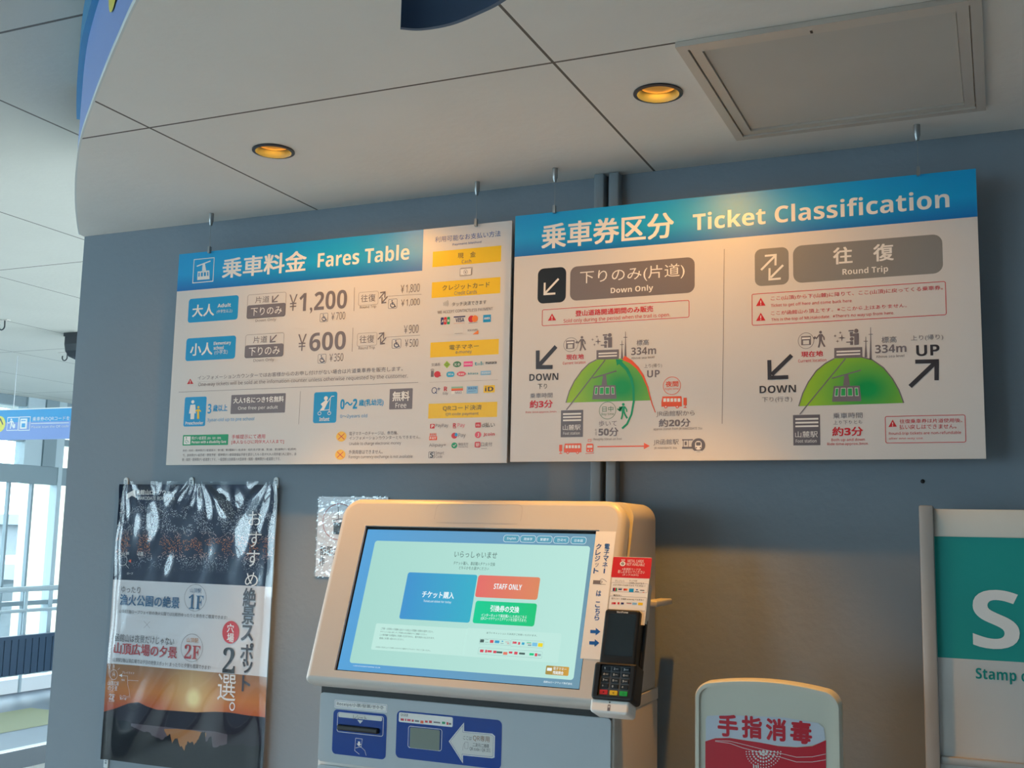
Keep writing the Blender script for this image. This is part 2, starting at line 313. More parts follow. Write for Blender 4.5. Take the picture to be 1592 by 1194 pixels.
# ------------------------------------------------------------------ what is printed where (millimetres on each surface)
FARES = [
 ('#','header_band','blue heading band'),
 ('r','band',0,464.7,744.0,566.8,0,1),
 ('##','cable_car_print'),
 ('o','wht',50.4,483.2,119.2,549.1,0,2.2,3),
 ('l','wht',3.24,[(62.0,529.0),(106.5,540.0)],3.22),
 ('p','wht',[(80.7,532.2),(88.5,534.2),(93.9,514.6),(80.3,515.0)],3),
 ('p','wht',[(65.9,514.2),(104.3,514.5),(106.8,490.7),(66.0,491.1)],3),
 ('p','wht',[(68.7,511.4),(73.7,511.4),(74.0,499.0),(68.8,498.9)],4),
 ('p','blue',[(69.4,510.5),(73.0,510.5),(73.3,499.9),(69.5,499.9)],5),
 ('p','wht',[(76.8,511.5),(84.2,511.5),(84.8,499.0),(77.2,499.0)],4),
 ('p','blue',[(77.5,510.6),(83.5,510.6),(84.1,500.0),(77.9,499.9)],5),
 ('p','wht',[(86.5,511.6),(93.8,511.6),(94.8,499.1),(87.2,499.1)],4),
 ('p','blue',[(87.2,510.6),(93.2,510.7),(94.0,500.0),(87.9,500.0)],5),
 ('p','wht',[(96.9,511.7),(101.9,511.7),(103.1,499.2),(98.0,499.2)],4),
 ('p','blue',[(97.7,510.7),(101.3,510.8),(102.3,500.1),(98.6,500.1)],5),
 ('##','title_lettering'),
 ('t','wht',1,146.4,489.1,410.3,543.9,'乗車料金',3),
 ('##','english_title_lettering'),
 ('t','wht',1,443.9,495.3,707.4,534.5,'Fares Table',3),
 ('#','adult_fare_plate','blue plate'),
 ('r','blue',42.4,376.7,204.7,441.3,8,1),
 ('##','adult_fare_lettering'),
 ('t','wht',1,56.2,391.3,128.2,424.0,'大人',3),
 ('t','wht',1,138.1,412.0,181.1,422.2,'Adult',3),
 ('t','wht',0,136.5,395.6,186.5,406.0,'(中学生以上)',3),
 ('#','adult_one_way_plate'),
 ('o','gry',233.2,376.2,353.3,439.6,6,0.8,2),
 ('r','gry',233.1,376.2,353.3,411.4,6,2),
 ('##','adult_one_way_lettering'),
 ('t','gry',0,257.6,415.6,301.9,433.1,'片道',3),
 ('l','gry',3.38,[(329.9,433.1),(312.2,417.2)],3.44),
 ('l','gry',3.211,[(311.7,431.8),(311.6,415.6),(328.0,416.1)],4.56),
 ('t','wht',0,245.6,383.2,342.1,403.9,'下りのみ',3),
 ('t','gry',0,262.0,364.5,326.1,373.4,'Down Only',3),
 ('#','adult_price_lettering'),
 ('t','gry',0,363.3,388.7,388.1,431.3,'￥',3),
 ('t','gry',1,394.0,378.7,535.1,433.0,'1,200',3),
 ('l','gry',1,[(555.3,436.8),(556.3,377.1)],2.0),
 ('t','gry',0,491.2,358.1,531.9,377.1,'¥700',3),
 ('#','adult_round_trip_plate'),
 ('o','gry',568.0,389.5,624.7,423.1,5,0.6,2),
 ('##','adult_round_trip_lettering'),
 ('t','gry',0,575.4,397.6,616.6,416.7,'往復',3),
 ('t','gry',0,573.5,380.0,619.6,388.6,'Round Trip',3),
 ('l','gry',3.06,[(627.5,403.8),(642.2,418.6)],3.22),
 ('l','gry',2.907,[(629.6,418.2),(643.2,419.4),(643.1,404.9)],4.34),
 ('l','gry',3.06,[(650.5,407.4),(636.8,393.6)],3.66),
 ('l','gry',2.907,[(635.2,406.4),(635.5,392.1),(647.7,392.9)],3.9),
 ('l','gry',0.7,[(651.1,408.0),(744.2,406.8)],2.22),
 ('#','adult_round_trip_price_lettering'),
 ('t','gry',0,686.5,410.4,738.9,433.4,'¥1,800',3),
 ('t','gry',0,688.8,378.2,740.3,397.0,'¥1,000',3),
 ('#','wheelchair_print'),
 ('o','navy',458.1,355.0,481.7,377.0,3,0.8,2),
 ('e','navy',467.8,372.9,1.57,1.37,3),
 ('l','navy',1.81,[(468.1,370.8),(469.1,365.0),(474.1,364.7),(477.1,358.9),(478.8,359.3)],3.44),
 ('l','navy',1.4480000000000002,[(468.5,368.1),(473.0,367.8)],3.66),
 ('l','navy',1.81,[(466.9,367.1),(465.4,366.1),(464.5,364.7),(464.2,363.0),(464.7,361.3),(465.7,359.8),(467.3,358.6),(469.2,357.8),(471.3,357.7),(473.1,358.1),(474.7,359.1),(475.7,360.5)],3.0),
 ('#','wheelchair_print'),
 ('o','navy',653.5,376.5,678.1,400.3,3,0.8,2),
 ('e','navy',663.6,395.9,1.67,1.5,3),
 ('l','navy',1.9,[(663.9,393.6),(664.9,387.3),(670.1,387.0),(673.2,380.8),(675.1,381.1)],3.22),
 ('l','navy',1.52,[(664.3,390.7),(669.0,390.4)],3.44),
 ('l','navy',1.9,[(662.7,389.6),(661.1,388.6),(660.1,387.0),(659.8,385.2),(660.2,383.4),(661.3,381.7),(663.0,380.4),(665.0,379.7),(667.1,379.5),(669.1,379.9),(670.7,381.0),(671.8,382.5)],3.66),
 ('#','child_fare_plate','blue plate'),
 ('r','blue',42.4,273.8,203.5,334.6,8,1),
 ('##','child_fare_lettering'),
 ('t','wht',1,56.9,287.1,130.1,320.5,'小人',3),
 ('t','wht',1,132.8,310.0,188.0,321.4,'Elementary',3),
 ('t','wht',1,133.5,300.1,165.6,309.7,'school',3),
 ('t','wht',0,137.2,286.1,179.1,299.5,'(小学生)',3),
 ('#','child_one_way_plate'),
 ('o','gry',233.6,273.2,353.1,334.3,6,0.8,2),
 ('r','gry',233.5,273.2,353.1,306.4,6,2),
 ('##','child_one_way_lettering'),
 ('t','gry',0,257.9,310.9,301.9,328.8,'片道',3),
 ('l','gry',3.38,[(329.8,329.2),(312.2,313.2)],3.0),
 ('l','gry',3.211,[(311.7,327.7),(311.6,311.7),(327.9,312.4)],4.12),
 ('t','wht',0,246.0,278.7,341.9,300.5,'下りのみ',3),
 ('t','gry',0,262.3,260.3,326.0,270.1,'Down Only',3),
 ('#','child_price_lettering'),
 ('t','gry',0,395.7,284.3,421.2,327.2,'￥',3),
 ('t','gry',1,430.2,282.1,536.7,328.7,'600',3),
 ('l','gry',1,[(555.9,335.2),(555.9,275.6)],2.44),
 ('t','gry',0,491.2,253.5,531.3,273.0,'¥350',3),
 ('#','child_round_trip_plate'),
 ('o','gry',569.0,287.9,625.4,320.3,5,0.6,2),
 ('##','child_round_trip_lettering'),
 ('t','gry',0,576.4,295.1,617.4,314.7,'往復',3),
 ('t','gry',0,574.4,277.7,620.3,287.0,'Round Trip',3),
 ('l','gry',3.1,[(628.1,302.1),(642.8,316.9)],3.66),
 ('l','gry',2.945,[(630.2,316.4),(643.8,317.8),(643.7,303.4)],3.9),
 ('l','gry',3.06,[(651.0,306.0),(637.4,292.1)],3.22),
 ('l','gry',2.907,[(635.8,304.7),(636.1,290.7),(648.3,291.6)],4.34),
 ('l','gry',0.7,[(651.7,306.6),(744.3,306.8)],2.66),
 ('#','child_round_trip_price_lettering'),
 ('t','gry',0,699.4,312.7,739.3,333.0,'¥900',3),
 ('t','gry',0,703.4,279.4,740.0,298.5,'¥500',3),
 ('#','wheelchair_print'),
 ('o','navy',457.5,250.3,481.8,273.3,3,0.8,2),
 ('e','navy',467.4,269.1,1.64,1.39,3),
 ('l','navy',1.85,[(467.8,266.9),(468.8,260.7),(473.9,260.5),(477.0,254.4),(478.8,254.8)],3.0),
 ('l','navy',1.4800000000000002,[(468.2,264.0),(472.8,263.8)],3.22),
 ('l','navy',1.85,[(466.6,263.0),(465.1,261.8),(464.1,260.3),(463.8,258.5),(464.3,256.7),(465.4,255.1),(467.0,253.9),(469.0,253.1),(471.0,253.0),(473.0,253.5),(474.5,254.5),(475.5,256.0)],3.44),
 ('#','wheelchair_print'),
 ('o','navy',667.7,278.1,692.8,300.7,3,0.8,2),
 ('e','navy',678.1,296.5,1.69,1.49,3),
 ('l','navy',1.96,[(678.4,294.4),(679.4,288.4),(684.7,288.1),(687.8,282.2),(689.7,282.5)],3.66),
 ('l','navy',1.568,[(678.7,291.6),(683.6,291.3)],3.0),
 ('l','navy',1.96,[(677.1,290.5),(675.5,289.5),(674.5,288.0),(674.1,286.3),(674.6,284.5),(675.7,282.9),(677.4,281.7),(679.4,281.0),(681.6,280.8),(683.6,281.3),(685.2,282.3),(686.3,283.8)],3.22),
 ('#','counter_notice_lettering'),
 ('p','red',[(62.6,226.6),(74.0,212.5),(53.3,212.3)],2),
 ('l','wht',1.87,[(63.0,221.6),(63.4,216.6)],3.44),
 ('e','wht',63.5,214.5,1.14,0.93,3),
 ('t','gry',0,87.6,222.0,700.2,233.5,'インフォメーションカウンターではお客様からのお申し付けがない場合は片道乗車券を販売します。',3),
 ('t','gry',0,90.2,202.7,714.8,215.3,'One-way tickets will be sold at the infomation counter unless otherwise requested by the customer.',3),
 ('l','lgr',0.5,[(86.0,216.9),(698.4,214.1)],2.66),
 ('l','gry',0.9,[(27.3,191.9),(743.6,192.8)],2.0),
 ('#','preschool_plate','blue plate with adult and child figures'),
 ('r','blue',49.2,100.2,120.1,177.7,5,1),
 ('##','figures_print'),
 ('e','wht',76.0,164.8,5.14,4.48,3),
 ('p','wht',[(68.7,157.0),(84.5,157.5),(88.2,134.2),(83.4,134.3),(83.8,119.3),(71.5,119.0),(70.8,134.6),(65.7,133.8)],3),
 ('e','yel',95.3,150.2,3.51,3.15,3),
 ('p','yel',[(91.3,145.2),(99.2,145.4),(105.1,139.2),(103.7,137.3),(98.3,141.2),(100.3,119.6),(93.2,119.5),(92.0,140.8),(86.3,137.7),(85.0,139.7)],3),
 ('t','wht',1,56.0,104.7,114.1,113.6,'Preschooler',3),
 ('#','preschool_lettering'),
 ('t','blue',1,125.6,132.7,137.4,158.0,'3',3),
 ('t','blue',1,142.7,137.6,188.6,155.3,'歳以上',3),
 ('t','blue',0,126.4,109.6,274.2,120.8,'3year-old up to pre school',3),
 ('#','one_free_plate'),
 ('r','gry',198.8,129.7,366.7,178.9,2,1),
 ('##','one_free_lettering'),
 ('t','wht',1,206.1,156.7,361.6,172.1,'大人1名につき1名無料',3),
 ('##','english_free_lettering'),
 ('t','wht',0,222.2,137.6,344.7,148.7,'One free per adult',3),
 ('l','gry',0.8,[(410.4,182.2),(409.7,99.3)],2.22),
 ('#','infant_plate','blue plate with a pushchair'),
 ('r','blue',451.2,101.0,518.9,177.9,6,1),
 ('##','pushchair_print'),
 ('e','wht',486.4,162.3,5.6,5.1,3),
 ('p','wht',[(471.9,148.3),(487.3,158.7),(492.8,153.1),(481.6,132.4),(469.3,131.2),(477.6,141.5)],3),
 ('l','wht',1.6,[(510.4,167.0),(502.7,166.7),(476.3,132.5),(498.1,133.2)],3.44),
 ('l','wht',1.6,[(499.5,160.4),(497.7,126.0)],3.66),
 ('k','wht',469.6,125.1,5.32,4.5,1.3,3),
 ('k','wht',497.8,125.1,5.25,4.5,1.3,3),
 ('t','wht',1,469.9,105.6,499.0,115.7,'Infant',3),
 ('#','infant_lettering'),
 ('t','blue',1,528.7,133.6,576.9,158.5,'0～2',3),
 ('t','blue',1,581.3,138.2,650.6,156.4,'歳(乳幼児)',3),
 ('t','blue',0,529.9,110.0,606.6,120.7,'0～2years old',3),
 ('#','free_plate'),
 ('r','gry',666.4,129.7,729.3,179.4,2,1),
 ('##','free_lettering'),
 ('t','wht',1,674.7,149.2,721.4,173.0,'無料',3),
 ('t','wht',0,683.7,132.9,713.3,145.0,'Free',3),
 ('#','disability_plate','green plate'),
 ('r','grn',50.5,50.5,196.5,78.0,2,1),
 ('r','wht',54.3,53.6,75.7,74.2,0,2),
 ('##','disability_lettering'),
 ('l','grn',1.2,[(62.3,69.0),(63.6,62.6),(68.3,62.5),(71.1,57.4)],3.0),
 ('e','grn',61.7,70.9,2.0,1.6,3),
 ('l','grn',1.2,[(59.8,64.6),(59.0,60.1),(62.4,56.9),(67.1,58.1)],3.22),
 ('t','wht',0,79.6,64.9,126.3,73.7,'障がい者運賃',3),
 ('t','wht',0,129.3,64.2,173.6,71.7,'(身体・知的・精神)',3),
 ('t','wht',1,80.4,53.5,190.4,62.7,'Person with a disability fare',3),
 ('#','disability_condition_lettering'),
 ('t','red',0,207.3,65.3,310.5,76.4,'手帳提示にて適用',3),
 ('t','red',0,207.5,51.3,368.1,62.1,'[本人ならびに同伴大人1人まで]',3),
 ('t','gry',0,52.3,33.6,405.9,40.4,'身体・知的・精神障がい者運賃は、第1種、第2種障がい者(身体・知的)及び第1級、第2級、第3級障がい者(精神)',3),
 ('t','gry',0,53.2,21.6,407.2,29.0,'で、身体障がい者手帳・療育手帳・精神障がい者保健福祉手帳を提示したもの及び大人の同伴者1人に限り、身',3),
 ('t','gry',0,52.2,9.6,360.9,17.9,'体・知的・精神障がい者運賃とする。一般団体は当事業の大型身体・知的・精神障がい者運賃とする。',3),
 ('#','no_mark_print'),
 ('e','yel2',535.5,66.8,14.49,12.39,2),
 ('l','red',1.6,[(526.5,74.1),(544.5,59.6)],3.44),
 ('l','red',1.6,[(543.8,73.8),(527.2,59.8)],3.66),
 ('#','no_mark_print'),
 ('e','yel2',534.6,22.5,14.49,12.39,2),
 ('l','red',1.6,[(525.6,29.7),(543.5,15.3)],3.0),
 ('l','red',1.6,[(542.9,29.5),(526.3,15.5)],3.22),
 ('#','charge_notice_lettering'),
 ('t','gry',0,557.8,68.9,693.2,78.0,'電子マネーのチャージは、券売機、',3),
 ('t','gry',0,558.3,58.2,754.1,66.4,'インフォメーションカウンターともできません。',3),
 ('t','gry',0,559.0,43.5,702.4,52.7,'Unable to charge electronic money',3),
 ('#','exchange_notice_lettering'),
 ('t','gry',0,558.6,23.7,653.5,33.6,'外貨両替はできません。',3),
 ('t','gry',0,559.2,11.1,734.7,20.7,'Foreign currency exchange is not available',3),
 ('#','payment_heading_lettering'),
 ('t','blu2',0,776.6,531.4,949.7,545.5,'利用可能なお支払い方法',3),
 ('t','blu2',0,824.3,518.3,900.0,525.1,'Payment Method',3),
 ('#','cash_plate','yellow plate'),
 ('r','yel',771.5,471.0,952.2,509.1,0,1),
 ('##','cash_lettering'),
 ('t','dgy',0,839.2,486.9,886.4,500.4,'現\u3000金',3),
 ('t','gry',0,849.9,474.2,874.9,482.8,'Cash',3),
 ('#','banknote_print'),
 ('r','wht',848.3,445.6,878.2,463.1,1,2),
 ('o','gry',848.3,445.6,878.2,463.1,1,0.6,3),
 ('r','wht',847.0,444.5,876.9,462.0,1,3),
 ('o','gry',847.0,444.5,876.9,462.0,1,0.6,4),
 ('r','wht',845.8,443.4,875.7,461.0,1,4),
 ('o','gry',845.8,443.4,875.7,461.0,1,0.6,5),
 ('k','gry',860.8,452.2,5.44,5.9,0.6,6),
 ('t','gry',0,857.7,448.9,863.9,455.5,'¥',6),
 ('#','credit_plate','yellow plate'),
 ('r','yel',771.8,395.3,951.9,433.7,0,1),
 ('##','credit_lettering'),
 ('t','dgy',0,800.3,411.2,924.7,424.4,'クレジットカード',3),
 ('t','gry',0,833.0,398.4,891.9,407.8,'Credit Cards',3),
 ('#','contactless_lettering'),
 ('l','dgy',0.8,[(804.6,382.2),(805.3,381.2),(805.7,380.0),(805.9,378.6),(805.9,377.2),(805.5,375.9),(805.0,375.0)],3.44),
 ('l','dgy',0.8,[(808.1,383.8),(808.8,382.6),(809.3,380.9),(809.5,379.0),(809.4,377.0),(809.1,375.4),(808.5,374.1)],3.66),
 ('l','dgy',0.8,[(811.6,385.5),(812.3,383.9),(812.8,381.8),(813.0,379.3),(813.0,376.9),(812.7,374.8),(812.1,373.2)],3.0),
 ('l','dgy',0.8,[(815.1,387.1),(815.8,385.2),(816.3,382.7),(816.6,379.7),(816.5,376.8),(816.2,374.2),(815.7,372.3)],3.22),
 ('t','dgy',0,827.4,371.5,917.2,381.4,'タッチ決済できます',3),
 ('t','gry',0,789.2,356.0,934.2,363.0,'WE ACCEPT CONTACTLESS PAYMENT',3),
 ('#','card_logo_print'),
 ('r','nvy',798.6,328.6,806.3,346.6,2,2),
 ('t','wht',1,800.3,334.8,805.0,340.4,'J',4),
 ('r','red',807.0,328.7,814.7,346.7,2,2),
 ('t','wht',1,808.7,334.9,813.3,340.5,'C',4),
 ('r','grn',815.4,328.9,823.0,346.8,2,2),
 ('t','wht',1,817.1,335.0,821.7,340.6,'B',4),
 ('r','nvy',833.0,344.0,863.4,346.9,0,2.0),
 ('t','nvy',1,838.3,332.9,860.9,342.4,'VISA',4),
 ('r','org',833.6,329.5,863.2,330.0,0,2.44),
 ('e','red',879.4,338.4,8.19,8.12,2.66),
 ('e','org',888.6,338.3,7.87,7.97,2.88),
 ('l','gry',0.8,[(872.4,328.4),(895.4,328.8)],4.34),
 ('r','blue',910.0,328.3,929.8,345.8,0,3.3200000000000003),
 ('t','wht',1,912.5,335.0,927.6,339.9,'AMEX',4),
 ('r','wht2',833.9,302.5,859.3,319.2,0,3.76),
 ('e','gry',846.9,312.7,5.44,4.35,2.18),
 ('e','wht',846.3,312.7,2.84,3.48,2.4),
 ('l','gry',0.8,[(836.6,305.4),(857.6,305.5)],4.56),
 ('r','wht2',869.6,301.5,898.7,318.1,0,2.84),
 ('t','gry',1,870.8,308.8,896.5,313.7,'DISCOVER',4),
 ('p','org',[(898.5,310.8),(898.7,301.0),(883.7,301.2)],3.95),
 ('o','lgr',833.9,302.5,859.3,319.2,1,0.5,2),
 ('o','lgr',869.6,301.5,898.7,318.1,1,0.5,2),
 ('#','e_money_plate','yellow plate'),
 ('r','yel',773.1,251.2,951.6,287.3,0,1),
 ('##','e_money_lettering'),
 ('t','dgy',0,823.8,267.1,900.6,278.4,'電子マネー',3),
 ('t','gry',0,840.8,255.1,882.9,263.2,'e-money',3),
 ('#','e_money_logo_print'),
 ('t','gry',0,777.4,230.0,800.7,237.4,'交通系',3),
 ('p','lim',[(818.2,241.3),(827.5,232.3),(818.8,223.7),(809.8,232.7)],2),
 ('k','dgr',818.5,232.6,3.84,3.42,1,3),
 ('e','dgr',845.3,232.1,10.71,6.96,2.0),
 ('t','wht',1,838.4,228.9,852.2,234.7,'IC-O',4),
 ('r','pnk',862.5,225.5,885.9,237.7,0,2.44),
 ('t','wht',1,864.4,229.6,883.7,233.9,'nimoca',4),
 ('t','teal',1,891.1,227.3,913.0,236.1,'tıılı',4),
 ('t','dgy',1,919.1,229.0,947.1,234.6,'manaca',4),
 ('r','gry',776.8,204.5,784.1,219.3,0,3.3200000000000003),
 ('e','lgr',780.3,221.5,5.12,2.95,3.54),
 ('e','red',793.9,210.2,8.64,7.54,3.76),
 ('r','wht',794.1,207.2,804.0,212.2,1,2.18),
 ('r','red',791.7,205.5,803.4,208.3,0,2.4),
 ('r','sky',818.1,202.4,839.2,215.3,6,2.62),
 ('t','wht',1,822.5,207.1,835.8,211.2,'ICa',4),
 ('e','rose',857.1,208.9,11.65,5.7,3.06),
 ('t','wht',1,849.9,206.1,864.9,211.8,'icas',4),
 ('t','teal',1,874.8,206.3,900.6,211.5,'kitaca',4),
 ('r','lbl',907.1,204.0,933.1,213.6,0,3.7199999999999998),
 ('t','wht',1,909.8,207.2,931.1,210.4,'SUGO',4),
 ('l','lgr',0.6,[(773.9,191.8),(951.9,191.5)],3.9),
 ('k','nvy',787.2,172.0,7.04,7.54,1.6,3),
 ('l','nvy',1.6,[(789.2,168.5),(794.5,164.3)],3.22),
 ('l','nvy',1.4,[(794.8,175.2),(803.1,175.5)],3.44),
 ('l','nvy',1.4,[(798.8,179.1),(799.1,171.6)],3.66),
 ('t','red',1,812.6,169.5,821.5,180.1,'R',4),
 ('t','gry',0,810.4,159.8,823.8,167.4,'Edy',4),
 ('r','tgr',832.0,174.2,862.3,179.2,0,2.44),
 ('r','org',832.2,170.7,862.4,175.1,0,2.66),
 ('r','red',832.3,168.5,862.4,171.7,0,2.88),
 ('r','wht',832.4,161.6,862.7,169.4,0,3.1),
 ('t','gry',1,842.1,162.2,859.9,168.0,'nanaco',4),
 ('r','lbl',872.2,161.8,900.8,179.0,0,3.54),
 ('t','blu2',1,875.6,171.2,897.3,177.0,'WAON',4),
 ('l','blu2',0.8,[(876.6,166.9),(895.4,167.4)],3.9),
 ('r','yel',915.8,162.5,944.0,179.5,0,2.4),
 ('t','dgy',1,919.3,165.5,940.6,176.7,'iD',4),
 ('#','qr_payment_plate','yellow plate'),
 ('r','yel',773.1,105.6,951.3,140.7,0,1),
 ('##','qr_payment_lettering'),
 ('t','dgy',0,811.6,121.6,912.4,135.2,'QRコード決済',3),
 ('t','gry',0,819.4,109.7,904.5,118.5,'QR code payment',3),
 ('#','qr_payment_logo_print'),
 ('r','red',779.0,81.8,790.9,92.6,1,2.0),
 ('t','wht',1,782.5,83.6,788.7,91.0,'P',4),
 ('t','gry',0,793.8,82.3,826.9,92.5,'PayPay',4),
 ('t','red',1,839.3,83.2,847.8,93.2,'R',4),
 ('l','red',1,[(839.3,81.5),(847.5,81.9)],4.12),
 ('t','rose',0,851.0,81.8,870.4,92.7,'Pay',4),
 ('r','red',896.9,81.8,911.1,93.6,2,3.3200000000000003),
 ('t','wht',0,898.7,84.9,909.0,90.3,'d払',4),
 ('t','dgy',0,914.2,82.0,946.4,93.2,'d払い',4),
 ('r','ora',777.5,54.3,798.3,63.7,1,2.18),
 ('t','wht',1,779.6,56.3,796.1,61.7,'PAY',4),
 ('t','ora',1,778.4,64.8,796.4,70.8,'auau',4),
 ('e','red',843.5,64.1,7.72,7.0,2.84),
 ('e','blue',848.0,66.3,3.78,4.27,3.06),
 ('t','gry',0,853.9,57.7,872.7,69.6,'Pay',4),
 ('e','rose',904.5,65.1,8.06,7.56,3.5),
 ('t','wht',1,902.5,60.4,906.5,69.6,'J',4),
 ('t','red',1,917.9,60.7,946.4,70.0,'Jcoin',4),
 ('t','gry',0,777.8,36.9,822.7,46.9,'Alipay+',4),
 ('e','grn',844.2,41.4,7.72,6.98,2.58),
 ('t','gry',0,854.5,40.5,879.9,47.5,'微信支付',4),
 ('t','gry',0,854.6,35.5,880.1,39.4,'WeChat Pay',4),
 ('r','red',896.6,35.9,911.2,49.0,3,3.24),
 ('t','wht',0,899.1,37.8,909.0,46.6,'銀',4),
 ('t','gry',0,913.0,38.2,940.9,47.8,'口支付',4),
 ('l','gry',0.8,[(913.1,33.1),(928.4,33.5)],4.34),
 ('t','dgy',1,781.2,13.5,790.4,25.4,'S',4),
 ('t','gry',0,795.9,20.8,818.0,27.9,'Smart',4),
 ('t','gry',0,796.2,12.3,813.5,19.5,'Code',4),
 ('l','wht',1.4,[(840.6,41.5),(843.5,39.0),(848.4,44.0)],4.66),
 ('o','dgy',777.5,12.3,793.4,27.2,1,1,2),
]
